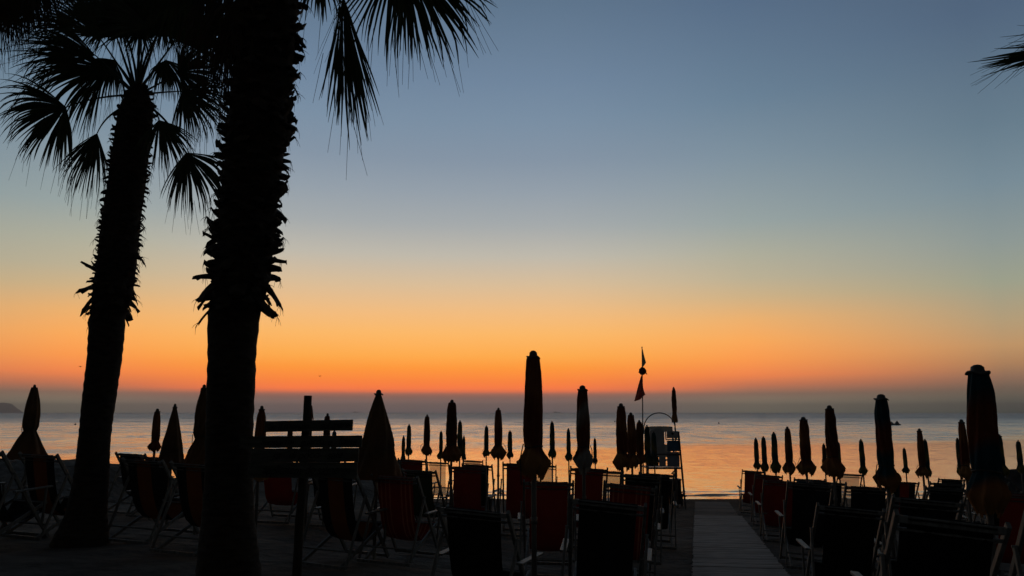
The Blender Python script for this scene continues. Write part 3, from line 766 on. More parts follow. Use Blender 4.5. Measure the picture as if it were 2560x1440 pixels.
CH = [
 (90, 1141, 10.2, 12, 'stripe', 'black and orange striped deckchair under the wide-skirted umbrella, left of the smaller palm'),
 (-52, 1134, 9.4, 12, 'dark', 'deckchair cut by the left edge of the photo, only a long frame rail showing'),
 (352, 1155, 9.8, 13, 'stripe', 'black and orange striped deckchair just right of the smaller palm trunk'),
 (321, 1138, 13.6, 12, 'dark', 'dark deckchair in the row behind, seen just above the striped one by the smaller palm'),
 (386, 1147, 12.8, 13, 'dark', 'dark deckchair under the thin red umbrella'),
 (474, 1165, 9.0, 15, 'stripe', 'black and orange deckchair touching the left side of the big palm trunk'),
 (690, 1137, 12.2, 3, 'red', 'red deckchair seen under the left half of the sign boards'),
 (812, 1142, 12.4, 5, 'dark', 'dark deckchair seen just right of the sign post, behind the striped one'),
 (829, 1189, 8.9, 20, 'stripe', 'black and orange striped deckchair under the right half of the sign'),
 (981, 1196, 9.2, 16, 'redstripe', 'red deckchair with thin lighter stripes in front of the cone-shaped umbrella'),
 (1043, 1180, 12.6, 16, 'green', 'dark green deckchair behind the red striped one with thin lines'),
 (1026, 1153, 16.0, 10, 'red', 'small dark red deckchair below the green umbrella with the crooked skirt'),
 (984, 1153, 16.4, 10, 'redcentre', 'small dark deckchair hidden behind the big cone umbrella'),
 (1091, 1158, 20.6, 8, 'beige', 'pale see-through deckchair below the brown umbrella standing alone'),
 (1180, 1153, 22.6, 5, 'beige', 'smallest pale see-through deckchair, right of the ragged brown umbrella'),
 (1190, 1166, 15.0, 8, 'dark', 'deckchair with dark top bar right behind the plain red one in the middle'),
 (1166, 1172, 12.4, 6, 'red', 'plain red deckchair behind the black one in the foreground middle'),
 (1297, 1160, 13.6, 4, 'red', 'dark red deckchair half behind the skirt of the tall rust umbrella'),
 (1360, 1166, 19.6, 5, 'beige', 'pale see-through deckchair just right of the skirt of the tall rust umbrella'),
 (1371, 1211, 9.2, 3, 'red', 'red deckchair with its back crossed by the pole of the tall rust umbrella'),
 (1472, 1170, 12.4, 3, 'red', 'red deckchair behind the umbrella with the white skirt'),
 (1522, 1170, 16.0, 4, 'beige', 'pale see-through deckchair glimpsed between the white-skirted umbrella and the cluster'),
 (1600, 1185, 11.4, 8, 'dark', 'dark deckchair under the umbrella cluster before the lifeguard stand'),
 (1640, 1175, 13.4, 8, 'dark', 'dark deckchair directly below the lifeguard stand'),
 (1574, 1219, 8.8, 9, 'redstripe', 'red pin-striped deckchair just behind the large charcoal one left of the walkway'),
 (1519, 1263, 6.15, 9, 'dark', 'large charcoal deckchair in the foreground left of the walkway'),
 (1176, 1283, 6.1, 18, 'black', 'large black deckchair turned right in the foreground middle'),
 (1883, 1180, 21.6, 13, 'red', 'small red deckchair, first right of the walkway near the water'),
 (1922, 1191, 17.5, 13, 'red', 'red deckchair second in the line right of the walkway'),
 (1952, 1206, 14.3, 13, 'red', 'red deckchair third in the line right of the walkway, biggest red one there'),
 (2026, 1214, 10.8, 13, 'dark', 'charcoal deckchair fourth in the line right of the walkway'),
 (2025, 1202, 16.0, 12, 'teal', 'deckchair with bluish bar behind the rust umbrella right of the walkway'),
 (2071, 1210, 13.3, 12, 'dark', 'dark deckchair behind the pole of the brown umbrella'),
 (2127, 1188, 20.0, 10, 'beige', 'pale see-through deckchair in front of the sea, right of the brown umbrella'),
 (2174, 1223, 10.8, 12, 'dark', 'dark deckchair whose bar passes behind the teal umbrella skirt'),
 (2130, 1277, 7.4, 13, 'black', 'black deckchair with light armrests on both sides in the right foreground'),
 (2264, 1208, 17.5, 12, 'redcentre', 'deckchair with red centre panel and dark edges against the sea'),
 (2371, 1212, 14.6, 12, 'dark', 'dark deckchair seen against the sea left of the largest umbrella'),
 (2382, 1201, 19.4, 12, 'dark', 'farthest dark deckchair left of the largest umbrella, only its top showing'),
 (2370, 1225, 12.0, 12, 'black', 'black deckchair close in front of another left of the largest umbrella'),
 (2322, 1257, 7.3, 13, 'dark', 'charcoal deckchair between the teal umbrella and the largest umbrella'),
 (2383, 1313, 4.5, 13, 'black', 'nearest and widest black deckchair at the bottom right'),
 (2490, 1208, 17.6, 12, 'dark', 'small dark deckchair behind the right side of the largest umbrella'),
 (2510, 1232, 13.0, 12, 'dark', 'dark deckchair before the rocks at the right edge'),
 (2560, 1243, 9.2, 13, 'red', 'red deckchair cut by the right edge behind the largest umbrella'),
 (2722, 1282, 4.7, 13, 'dark', 'deckchair outside the right edge, only a slanting rail in the corner'),
]
for c in CH: deckchair(*c)

# ------------------------------------------------------------------ wooden sign
SY = 6.1
g = at(742, 1440, SY); gx = g.x - 0.02
root = empty('wooden_sign', (gx, SY, base_z(gx, SY)))
tag(root, 'leaning post with four dark handwritten boards beside the big palm', 'sign')
gz = base_z(gx, SY)
tp = at(770, 989, SY); bt = at(741, 1440, SY)
def loc(p): return Vector(p) - Vector((gx, SY, gz))
mb = MB()
bdir = (bt - tp).normalized(); foot = bt + bdir * ((bt.z - gz + 0.2) / abs(bdir.z))
npt = 10; pts = [loc(tp.lerp(foot, i / npt)) + Vector((0.004 * math.sin(i * 2.1), 0, 0)) for i in range(npt + 1)]
mb.tube(pts, [0.031 + 0.006 * (i / npt) + 0.001 * math.sin(i * 3) for i in range(npt + 1)], 14)
mb.build('post', M_post, root, True)
BO = [((662, 1053), (882, 1049), 27, 'Se il mondo     sul mare', 0.92, -0.004),
      ((600, 1091), (905, 1089), 29, 'fermarmi   guardare   forse', 0.90, 0.003),
      ((629, 1122), (897, 1120), 33, 'sa   di poco   sale', 0.68, -0.002),
      ((622, 1156), (893, 1157), 37, 'applicatemi do salmenga', 0.86, 0.002)]
for (x0, y0), (x1, y1), hpx, txt, wfrac, off in BO:
    YF = SY - 0.055 + off
    a = at(x0, y0 + hpx / 2, YF); b_ = at(x1, y1 + hpx / 2, YF); hh = hpx / 1905 * YF
    mb = MB(); n = 24
    # board outline with slightly uneven edges
    dx = (b_ - a); up = Vector((0, 0, 1)); vs = []
    for i in range(n + 1):
        q = a + dx * (i / n)
        e0 = hh / 2 * (1 + 0.03 * mnoise.noise(Vector((i * .5, y0, 0)))); e1 = hh / 2 * (1 + 0.03 * mnoise.noise(Vector((i * .5, y0, 9))))
        for (zz, yy) in ((-e1, -.009), (e0, -.009), (e0, .009), (-e1, .009)):
            vs.append(loc(q + Vector((0, yy, zz))))
    fs = []
    for i in range(n):
        for k in range(4):
            fs.append((i * 4 + k, i * 4 + (k + 1) % 4, (i + 1) * 4 + (k + 1) % 4, (i + 1) * 4 + k))
    fs += [(3, 2, 1, 0), (n * 4, n * 4 + 1, n * 4 + 2, n * 4 + 3)]
    mb.add(vs, fs); bo = mb.build('board', M_sign, root)
    cu = bpy.data.curves.new('lettering', 'FONT'); cu.body = txt; cu.size = hh * 0.86; cu.shear = 0.35; cu.extrude = 0.0012
    cu.align_x = 'CENTER'; cu.align_y = 'CENTER'; cu.space_character = 0.92; cu.offset = -0.0008
    to = bpy.data.objects.new('lettering_tmp', cu); C.objects.link(to)
    bpy.context.view_layer.update()
    dg = bpy.context.evaluated_depsgraph_get()
    me = bpy.data.meshes.new_from_object(to.evaluated_get(dg)); me.name = 'lettering'
    bpy.data.objects.remove(to)
    xsz = [v.co.x for v in me.vertices]; tw = max(xsz) - min(xsz)
    vis0 = at(max(x0, 640), y0, YF).x; Wv = (b_.x - vis0) * wfrac; k = Wv / tw
    ang = math.atan2((b_ - a).z, (b_ - a).x)
    mid = loc(Vector(((vis0 + b_.x) / 2, YF - 0.0125, ((a + b_) / 2).z)))
    for v in me.vertices:
        x, y_, z_ = v.co.x * k, v.co.y, v.co.z
        y_ += 0.004 * math.sin(x * 30)
        v.co = Vector((x * math.cos(ang) - y_ * math.sin(ang), -z_, x * math.sin(ang) + y_ * math.cos(ang))) + mid
    me.materials.clear(); me.materials.append(M_letter)
    link('lettering', me, bo)
mb = MB()       # a length of cord wound on the post
c0 = loc(at(779, 1014, SY)); c1 = loc(at(783, 1050, SY))
mb.tube([c0, c0.lerp(c1, .3) + Vector((.004, -.01, 0)), c0.lerp(c1, .7), c1], 0.005, 6)
mb.build('cord', M_strap, root, True)

# ------------------------------------------------------------------ lifeguard stand, flag pole
TY = 24.3
def tz(py): return at(1650, py, TY).z
def tx(px): return at(px, 1100, TY).x
bx = tx(1650); gz = base_z(bx, TY)
root = empty('lifeguard_stand', (bx, TY, gz))
tag(root, 'lifeguard stand with hooped rail and grey and blue panels by the shore', 'lifeguard stand')
def P(px, py, dy=0.0): return (tx(px) - bx, dy, tz(py) - gz)
mb = MB()
for dy in (-.45, .45):
    mb.beam(P(1610, 1078, dy), (P(1606, 1100)[0], dy * 1.3, -.1), 0.05, 0.05)
    mb.beam(P(1689, 1078, dy), (P(1698, 1240)[0], dy * 1.3, -.1), 0.05, 0.05)
for py in (1168, 1134):
    mb.beam(P(1611, py, -.5), P(1693, py, -.5), 0.04, 0.05)
for px in (1612, 1692): mb.beam(P(px, 1168, -.5), P(px, 1168, .5), 0.04, 0.05)
mb.beam(P(1668, 1182, -.5), P(1682, 1166, -.5), 0.03, 0.04)
mb.build('frame', M_metal, root)
mb = MB(); pts = [P(1610, 1085, 0)]
for i in range(17):
    a = math.pi * (1 - i / 16); pts.append((P(1650 + 39.5 * math.cos(a), 1075)[0], 0, tz(1072) - gz + (tz(1032) - tz(1072)) * math.sin(a)))
pts.append(P(1692, 1100, 0))
mb.tube(pts, 0.017, 8); mb.build('hoop_rail', M_metal, root, True)
def panel(name, x0, y0, x1, y1, dy, m, th=.02, round_=False):
    a = P(x0, y1, dy); b_ = P(x1, y0, dy); mb = MB()
    if not round_:
        zc = (a[2] + b_[2]) / 2
        mb.beam((a[0], dy, zc), (b_[0], dy, zc), th, b_[2] - a[2], bev=0.2)
    else:
        n = 20; w = (b_[0] - a[0]) / 2; xc = (a[0] + b_[0]) / 2; h = b_[2] - a[2]; vs = []
        for yy in (dy - th / 2, dy + th / 2):
            vs.append((xc - w, yy, a[2])); vs.append((xc + w, yy, a[2]))
            for i in range(n + 1):
                q = math.pi * i / n; vs.append((xc + w * math.cos(q), yy, a[2] + h * 0.88 + h * 0.12 * math.sin(q)))
        m1 = n + 3; fs = [tuple(range(m1)), tuple(range(2 * m1 - 1, m1 - 1, -1))]
        fs += [(k, k + m1, (k + 1) % m1 + m1, (k + 1) % m1) for k in range(m1)]
        mb.add(vs, fs)
    return mb.build(name, m, root)
panel('platform', 1611, 1166, 1692, 1170, 0, M_metal, 0.95)
panel('rescue_board', 1619, 1070, 1654, 1136, -.42, M_grey, .07, True)
panel('backrest_panel', 1625, 1066, 1688, 1080, .35, M_white, .02, True)
o = panel('notice_panel', 1660, 1077, 1689, 1094, -.46, M_grey)
mb = MB()      # small diamond emblem on the notice
c = P(1674, 1083, -.476); s_ = .045
mb.add([(c[0] - s_, c[1], c[2]), (c[0], c[1], c[2] - s_), (c[0] + s_, c[1], c[2]), (c[0], c[1], c[2] + s_),
        (c[0] - s_, c[1] - .006, c[2]), (c[0], c[1] - .006, c[2] - s_), (c[0] + s_, c[1] - .006, c[2]), (c[0], c[1] - .006, c[2] + s_)],
       [(0, 1, 2, 3), (7, 6, 5, 4), (0, 4, 5, 1), (1, 5, 6, 2), (2, 6, 7, 3), (3, 7, 4, 0)])
mb.build('emblem', M_black, o)
panel('bracket_post', 1656, 1076, 1658.5, 1098, -.47, M_white, .03)
panel('shelf', 1659, 1096, 1688, 1098.5, -.47, M_white, .05)
panel('blue_panel', 1660, 1100, 1690, 1126, -.46, M_blue)
panel('slate_panel', 1659, 1128, 1689, 1164, -.46, M_slate)
panel('locker', 1640, 1139, 1655, 1163, -.44, M_grey, .12)
panel('side_board', 1611, 1139, 1638, 1163, -.44, M_black, .02)
# folded chair of the stand
mb = MB(); mb.beam(P(1625, 1150, 0), P(1680, 1150, 0), .45, .03); mb.beam(P(1625, 1128, .25), P(1680, 1128, .25), .03, .4)
mb.build('seat', M_white, root)

fy = 24.9; fx = at(1604.5, 1100, fy).x; fz = base_z(fx, fy)
root = empty('flag_pole', (fx, fy, fz))
tag(root, 'thin flag pole with a green and a red flag hanging limp beside the lifeguard stand', 'flag pole')
ftop = at(1605, 869, fy).z - fz
fxt = at(1605, 869, fy).x - fx      # the pole leans a touch
mb = MB(); mb.tube([(-fxt * .05, 0, -.2), (fxt, 0, ftop)], [.026, .014], 10); mb.tube([(fxt, 0, ftop), (fxt, 0, ftop + .03)], .02, 8)
mb.build('pole', M_metal, root, True)
def fpt(px, py, dy=0): q = at(px, py, fy); return (q.x - fx, dy, q.z - fz)
def limp(outline_l, outline_r, m, name, amp=.03):
    """a hanging flag: left and right edges in photo pixels from top to bottom, folded in depth"""
    mb = MB(); K = 12; rows = []
    for (l, r) in zip(outline_l, outline_r):
        A = Vector(fpt(*l)); B = Vector(fpt(*r)); row = []
        for k in range(K + 1):
            u = k / K; q = A.lerp(B, u); q.y = -.03 + amp * math.sin(u * 9 + l[1] * .1) * min(1, (B - A).length * 6); row.append(tuple(q))
        rows.append(row)
    for i in range(len(rows) - 1):
        for k in range(K): mb.add([rows[i][k], rows[i][k + 1], rows[i + 1][k + 1], rows[i + 1][k]], [(0, 1, 2, 3)])
    return mb.build(name, m, root, True)
limp([(1604.5, 872), (1604, 885), (1604, 898), (1604, 908), (1605, 918)], [(1606, 872), (1609, 885), (1612, 898), (1614.5, 907), (1607, 918)], M_flagg, 'green_flag')
limp([(1603, 938), (1598, 955), (1593, 972), (1589, 986), (1585, 1003), (1588, 1003)], [(1606, 938), (1606, 955), (1607, 968), (1610, 978), (1613.5, 986), (1600, 999)], M_flagr, 'red_flag', .05)
mb = MB()      # flag rolled into a bundle on the pole
vs = []; n = 16; c0 = Vector(fpt(1606.5, 928))
for j in range(11):
    for k in range(n):
        th = math.pi * j / 10; a_ = 2 * math.pi * k / n
        v = Vector((math.sin(th) * math.cos(a_), math.sin(th) * math.sin(a_), math.cos(th)))
        vs.append(c0 + v * .125 * (1 + .30 * mnoise.noise(v * 2.3) + .10 * mnoise.noise(v * 7)))
mb.add(vs, [(j * n + k, j * n + (k + 1) % n, (j + 1) * n + (k + 1) % n, (j + 1) * n + k) for j in range(10) for k in range(n)])
mb.tube([fpt(1612, 930), fpt(1618, 936)], .016, 6)
mb.build('rolled_flag', M_flagr, root, True)

# dark box and rope at the foot of the stand
ex = at(1685, 1210, 25.2).x; ez = base_z(ex, 25.2)
root = empty('equipment_box', (ex, 25.2, ez)); tag(root, 'dark upright box at the foot of the lifeguard stand', 'box')
zt = at(1685, 1197, 25.2).z - ez
mb = MB(); mb.beam((-.2, 0, zt * .55), (.2, 0, zt * .55), .3, zt * .9, bev=.05); mb.build('body', M_black, root)
mb = MB(); mb.beam((-.215, 0, zt - .02), (.215, 0, zt - .02), .33, .05); mb.build('lid', M_metal, root)
mb = MB(); mb.beam((-.12, -.17, zt * .45), (-.02, -.17, zt * .45), .01, .12); mb.build('paper_notice', M_white, root)
ex = at(1703, 1225, 25.4).x; ez = base_z(ex, 25.4)
mb = MB(); mb.tube([(0, 0, 0), (0.02, 0, .35), (-.1, 0, .42), (.12, .02, .46), (.0, 0, .34), (.15, 0, .30), (-.05, .02, .40)], .035, 7)
o = mb.build('rope_coil', M_strap, None, True); o.location = (ex, 25.4, ez); tag(o, 'tangled dark rope on a stub beside the lifeguard stand box', 'rope')

# small dark buoys, pedal craft, ships, rocks, birds
def wl(px, py):     # point on the water surface
    Y = EYE / math.tan(-(TH + math.atan((720 - py) / F_PX)))
    p = at(px, py, Y); return p.x, Y
bl = {0: 'tiny dark buoy floating left between the umbrella and the smaller palm', 1: 'tiny dark buoy floating to the right of the lifeguard stand', 2: 'tiny dark buoy floating left of the umbrella cluster'}
for i, (px, py) in enumerate(((188, 1062), (1797, 1059), (1537, 1055))):
    x, Y = wl(px, py); mb = MB()
    mb.lathe([(.001, -.1), (.2, -.05), (.28, .08), (.2, .22), (.07, .3), (.05, .5), (.001, .52)], 16)
    o = mb.build('buoy', M_hull, None, True); o.location = (x, Y, 0); tag(o, bl[i], 'buoy', 'dark buoys on the sea')
x, Y = wl(2238, 1063)
root = empty('pedal_boat', (x, Y, 0)); tag(root, 'small dark craft with two pointed humps floating far out at the right', 'boat')
mb = MB()
for dy in (-.5, .5): mb.tube([(-1.25, dy, .1), (-1.0, dy, .12), (1.0, dy, .12), (1.3, dy, .2)], [.05, .22, .22, .04], 10)
mb.beam((-.9, 0, .3), (.9, 0, .3), 1.1, .06); mb.build('hull', M_hull, root, True)
mb = MB()
for (xa, xb, xt, h) in ((-1.15, -.25, -1.0, 1.0), (-.2, 1.1, .55, 1.15)):
    vs = [(xa, -.3, .25), (xb, -.3, .25), (xt, -.1, h), (xa, .3, .25), (xb, .3, .25), (xt, .1, h)]
    mb.add(vs, [(0, 1, 2), (5, 4, 3), (0, 3, 4, 1), (1, 4, 5, 2), (2, 5, 3, 0)])
mb.build('canopy_hump', M_hull, root)
for i, (px, w, h, lab) in enumerate(((1393, 52, 9, 'tiny hazy ship on the horizon right of the tall rust umbrella'), (890, 34, 10, 'tiny hazy ship on the horizon right of the wooden sign'))):
    Yq = 5200; x = at(px, 1028, Yq).x; mb = MB()
    vs = [(-w/2, -5, 0), (w/2, -5, 0), (w/2 + 4, -5, h*.55), (-w/2, -5, h*.5), (-w/2, 5, 0), (w/2, 5, 0), (w/2 + 4, 5, h*.55), (-w/2, 5, h*.5)]
    mb.add(vs, [(0, 1, 2, 3), (7, 6, 5, 4), (3, 2, 6, 7), (0, 4, 5, 1), (1, 5, 6, 2), (0, 3, 7, 4)])
    mb.beam((-w*.35, 0, h*.75), (-w*.1, 0, h*.75), 8, h*.6); mb.tube([(w*.2, 0, h*.5), (w*.2, 0, h*1.2)], .8, 6)
    o = mb.build('ship', M_ship); o.location = (x, Yq, 0.0); tag(o, lab, 'ship', 'ships on the horizon')
rl = ['low dark rock at the right edge, beyond the deckchairs', 'smaller dark rock left of the low one at the right edge', 'flat dark rock cut by the right edge of the photo']
for i, (px, py, Y, sx_, sz_) in enumerate(((2535, 1206, 33.0, 1.0, .80), (2500, 1210, 32.6, .45, .55), (2575, 1204, 33.4, 1.1, .85))):
    x = at(px, py, Y).x; mb = MB(); n = 18; vs = []
    for j in range(9):
        for k in range(n):
            th = math.pi * j / 8; a = 2 * math.pi * k / n
            v = Vector((math.sin(th) * math.cos(a), math.sin(th) * math.sin(a), math.cos(th)))
            r = 1 + .45 * mnoise.noise(v * 1.6 + Vector((i * 5, 0, 0))) + .12 * mnoise.noise(v * 5)
            vs.append((v.x * r * sx_, v.y * r * .7, v.z * r * sz_ + .1))
    fs = [(j * n + k, j * n + (k + 1) % n, (j + 1) * n + (k + 1) % n, (j + 1) * n + k) for j in range(8) for k in range(n)]
    mb.add(vs, fs); o = mb.build('rock', M_rock); o.location = (x, Y, 0.0); tag(o, rl[i], 'rock', 'rocks at the waterline')
for i, (px, py, Y, sp_, lab) in enumerate(((800, 941, 70, .42, 'tiny bird low in the orange sky above the wooden sign'), (201, 917, 90, .62, 'tiny bird in the orange sky just left of the smaller palm trunk'))):
    mb = MB(); s_ = sp_
    mb.tube([(-.05, -.22 * s_, 0), (0, 0, .02), (.03, .2 * s_, 0)], [.01, .05 * s_ * 2, .01], 8)
    for q in (-1, 1):
        mb.add([(0, -.06, .02), (0, .07, .02), (q * .25 * s_, .06, .10), (q * .25 * s_, -.04, .10), (q * .55 * s_, -.06, .03), (0, 0, -.005), (q * .25 * s_, 0, .08)],
               [(0, 1, 2, 3), (3, 2, 4), (0, 3, 6, 5), (1, 5, 6, 2), (3, 4, 6), (2, 6, 4)])
    o = mb.build('bird', M_bird); o.location = at(px, py, Y); tag(o, lab, 'bird', 'birds over the sea')

# ------------------------------------------------------------------ palms
def interp(tab, y):
    for (y0, a0, b0), (y1, a1, b1) in zip(tab, tab[1:]):
        if y0 <= y <= y1:
            t_ = (y - y0) / (y1 - y0); return a0 + (a1 - a0) * t_, b0 + (b1 - b0) * t_
    return tab[-1][1:] if y > tab[-1][0] else tab[0][1:]

def palm_trunk(tab, Y, root, org, seed, boot_lo, boot_size, y_top, y_bot, n_boot, ragged, extra=()):
    """tab rows: (photo y, left edge, right edge); the trunk is round, the outline only gives its width"""
    rng = random.Random(seed); mb = MB(); n = 40; rings = 90; vs = []
    for i in range(rings + 1):
        py = y_top + (y_bot - y_top) * i / rings
        l, r = interp(tab, py); c = at((l + r) / 2, py, Y); ra = (at(r, py, Y).x - at(l, py, Y).x) / 2
        ra *= 1 - 0.11 * sstep(boot_lo + 25, boot_lo - 25, py)
        for k in range(n):
            a = 2 * math.pi * k / n
            d = 1 + 0.035 * mnoise.noise(Vector((math.cos(a) * 2, math.sin(a) * 2, c.z * 3 + seed))) + 0.02 * math.sin(c.z * 55 + 2 * math.sin(a * 2))
            vs.append(Vector((c.x + ra * d * math.cos(a), c.y + ra * d * math.sin(a), c.z)) - org)
    fs = [(i * n + (k + 1) % n, i * n + k, (i + 1) * n + k, (i + 1) * n + (k + 1) % n) for i in range(rings) for k in range(n)]
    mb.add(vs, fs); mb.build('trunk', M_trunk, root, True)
    # cut leaf bases still clinging to the upper trunk
    mbb = MB()
    for q in range(n_boot + len(extra)):
        f = q / n_boot
        py = y_top + (boot_lo - y_top) * (f + rng.uniform(-.005, .005))
        ex = extra[q - n_boot] if q >= n_boot else None
        if ex: py = ex[0]
        l, r = interp(tab, py); c = at((l + r) / 2, py, Y); ra = (at(r, py, Y).x - at(l, py, Y).x) / 2
        a = q * 2.39996 + rng.uniform(-.25, .25)
        rad = Vector((math.cos(a), math.sin(a), 0)); tan = Vector((-math.sin(a), math.cos(a), 0))
        s_ = boot_size * rng.uniform(.55, 1.25)
        low = max(0, (py - (boot_lo - 110)) / 110)
        s_ *= 1 + 0.6 * low * rng.random()
        w = s_ * rng.uniform(.6, 1.1)
        rise = rng.uniform(-.2, .75) if rng.random() > low else rng.uniform(-1.3, .2)
        curl = rng.uniform(-.35, .6) * (1 - .5 * low)
        if ex:
            a, s_, rise = (math.pi if ex[1] < 0 else 0.0) + rng.uniform(-.3, .3), ex[2], ex[3]; w = s_ * .38; curl = rng.uniform(-.1, .3)
            rad = Vector((math.cos(a), math.sin(a), 0)); tan = Vector((-math.sin(a), math.cos(a), 0))
        base = c + rad * ra * .80
        m = 5; rows = []
        hook = rng.random() < .3
        for j in range(m + 1):
            t_ = j / m
            p = base + rad * (s_ * t_ * (1 - .25 * t_)) + Vector((0, 0, s_ * (rise * t_ - curl * t_ * t_))) + tan * (s_ * .25 * math.sin(q) * t_ * t_)
            ww = w * (1 - .12 * t_) * (.5 if j == m and hook else 1)
            th = s_ * (.17 if ex else .34) * (1 - .5 * t_)
            jag = rng.uniform(-.12, .12) * s_ * t_
            rows.append([p - tan * ww / 2 + Vector((0, 0, jag)), p + Vector((0, 0, th)), p + tan * ww / 2 - Vector((0, 0, jag)), p - Vector((0, 0, th * .4))])
        vs = [x - org for row in rows for x in row]
        fs = []
        for j in range(m):
            for k in range(4): fs.append((j * 4 + k, j * 4 + (k + 1) % 4, (j + 1) * 4 + (k + 1) % 4, (j + 1) * 4 + k))
        fs.append((m * 4, m * 4 + 1, m * 4 + 2, m * 4 + 3)); mbb.add(vs, fs)
        if rng.random() < .35:     # loose fibres
            p0 = rows[-1][1]
            for h in range(3):
                e = p0 + rad * rng.uniform(.0, .05) + Vector((rng.uniform(-.03, .03), rng.uniform(-.03, .03), -rng.uniform(.03, .12)))
                mbb.tube([p0 - org, p0.lerp(e, .5) + rad * .01 - org, e - org], [.003, .002, .001], 3)
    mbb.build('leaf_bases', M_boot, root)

def frond(root, org, crown, mid, hub, tip, spread, droop, tilt=0.0, n=54, dead=False, seed=0, fuse=.5, reach=None, narrow=1.0, clump=1.1, brkp=.28):
    """fan leaf: curved stalk crown-mid-hub, then a pleated blade from hub towards tip that splits into drooping fingers"""
    rng = random.Random(seed)
    M = M_dead if dead else M_leaf
    Lb = (tip - hub).length; ax = (tip - hub).normalized()
    # stalk
    ms = MB(); pts = []
    for i in range(11):
        t_ = i / 10; pts.append(crown * (1 - t_) ** 2 + mid * 2 * t_ * (1 - t_) + hub * t_ * t_ - org)
    ms.tube(pts, [.022 - .013 * i / 10 for i in range(11)], 7, flat=.7)
    view = (hub - Vector((0, 0, EYE))).normalized()
    side = ax.cross(view).normalized(); nrm = side.cross(ax).normalized()
    if nrm.dot(view) > 0: nrm = -nrm
    rot = Matrix.Rotation(R(tilt), 3, ax); side = rot @ side; nrm = rot @ nrm
    mb = MB(); S = 11; hs = R(spread) / 2
    step = 2 * hs / (n - 1)
    for i in range(n):
        u = i / (n - 1) * 2 - 1
        a = u * hs + rng.uniform(-.3, .3) * step + clump * step * math.sin(i * 0.9 + seed) * (0.4 + 0.6 * rng.random())
        d = ax * math.cos(a) + side * math.sin(a) + nrm * (.22 * abs(u) ** 1.5 - .05)
        d.normalize()
        ln = Lb * (1.02 - .22 * abs(u) ** 1.6) * rng.uniform(.86, 1.04)
        dr = (droop * 1.2 + .03) * rng.uniform(.5, 1.5) * (1 + .8 * abs(u))
        brk = rng.random() < brkp          # finger snapped over and hanging
        bs = rng.uniform(.55, .8); perp = nrm.cross(d).normalized()
        wf = math.tan(step * .9) * 2
        p = hub.copy(); dirv = d.copy(); prev = None; prevv = None; split = rng.random() < .35
        ds = ln / S
        for s_ in range(S + 1):
            t_ = s_ / S
            if t_ < fuse: w = wf * ln * t_ + .004
            else: w = (wf * ln * fuse) * (1 - (t_ - fuse) / (1 - fuse)) ** .85 * .8 * narrow + .0025
            zz = nrm * (.18 * w * (1 if i % 2 else -1)) 
            row = [p - perp * w / 2, p + nrm * w * .22, p + perp * w / 2]
            if prev is not None:
                mb.add([x - org for x in prev + row], [(0, 1, 4, 3), (1, 2, 5, 4)])
            prev = row
            g_ = dr * (t_ ** 1.3) * .34
            if brk and t_ > bs: g_ += .55
            dirv = (dirv + Vector((0, 0, -1)) * g_ + Vector((rng.uniform(-1, 1), rng.uniform(-1, 1), rng.uniform(-1, 1))) * .03).normalized()
            p = p + dirv * ds
            pp = nrm.cross(dirv)
            if pp.length > .1: perp = pp.normalized()
        if split:                          # a thread curling off
            q = prev[1]; e = q + dirv * .10 + Vector((rng.uniform(-.05, .05), 0, -.10))
            b0 = hub + d * ln * .7 + Vector((0, 0, -dr * ln * .18))
            mb.tube([b0 - org, b0.lerp(e, .5) + Vector((0, 0, -.05)) - org, e + Vector((0, 0, -.08)) - org], [.003, .0025, .0015], 3)
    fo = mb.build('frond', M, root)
    ms.build('stalk', M, fo, True)
    # short ruff where blade meets stalk
    return fo

def palm(Y, tab, label, crown_px, fronds, seed, boot_lo, boot_size, y_top, y_bot, n_boot, ragged=True, group=None, extra=()):
    foot_l, foot_r = interp(tab, y_bot); fc = at((foot_l + foot_r) / 2, y_bot, Y)
    org = Vector((fc.x, fc.y, fc.z))
    root = empty('palm_tree', org); tag(root, label, 'palm tree', group)
    if n_boot: palm_trunk(tab, Y, root, org, seed, boot_lo, boot_size, y_top, y_bot, n_boot, ragged, extra)
    cw = at(crown_px[0], crown_px[1], Y)
    rng = random.Random(seed + 99)
    for i, fr in enumerate(fronds):
        (mx_, my_), (hx, hy), (tx_, ty_), spread, droop = fr[:5]
        o = fr[5] if len(fr) > 5 else {}
        dyh = o.get('dy', rng.uniform(-.35, .45)); 
        mid = at(mx_, my_, Y + dyh * .5); hub = at(hx, hy, Y + dyh); tip = at(tx_, ty_, Y + dyh + o.get('dt', rng.uniform(-.15, .15)))
        st = cw if 'c' not in o else at(o['c'][0], o['c'][1], Y)
        frond(root, org, st, mid, hub, tip, spread, droop, o.get('tilt', rng.uniform(-25, 25)), int(o.get('n', 44) * 1.25), o.get('dead', False), seed * 100 + i, o.get('fuse', .5), narrow=o.get('narrow', 1.0), clump=o.get('clump', 1.1), brkp=o.get('brk', .28))
    return root

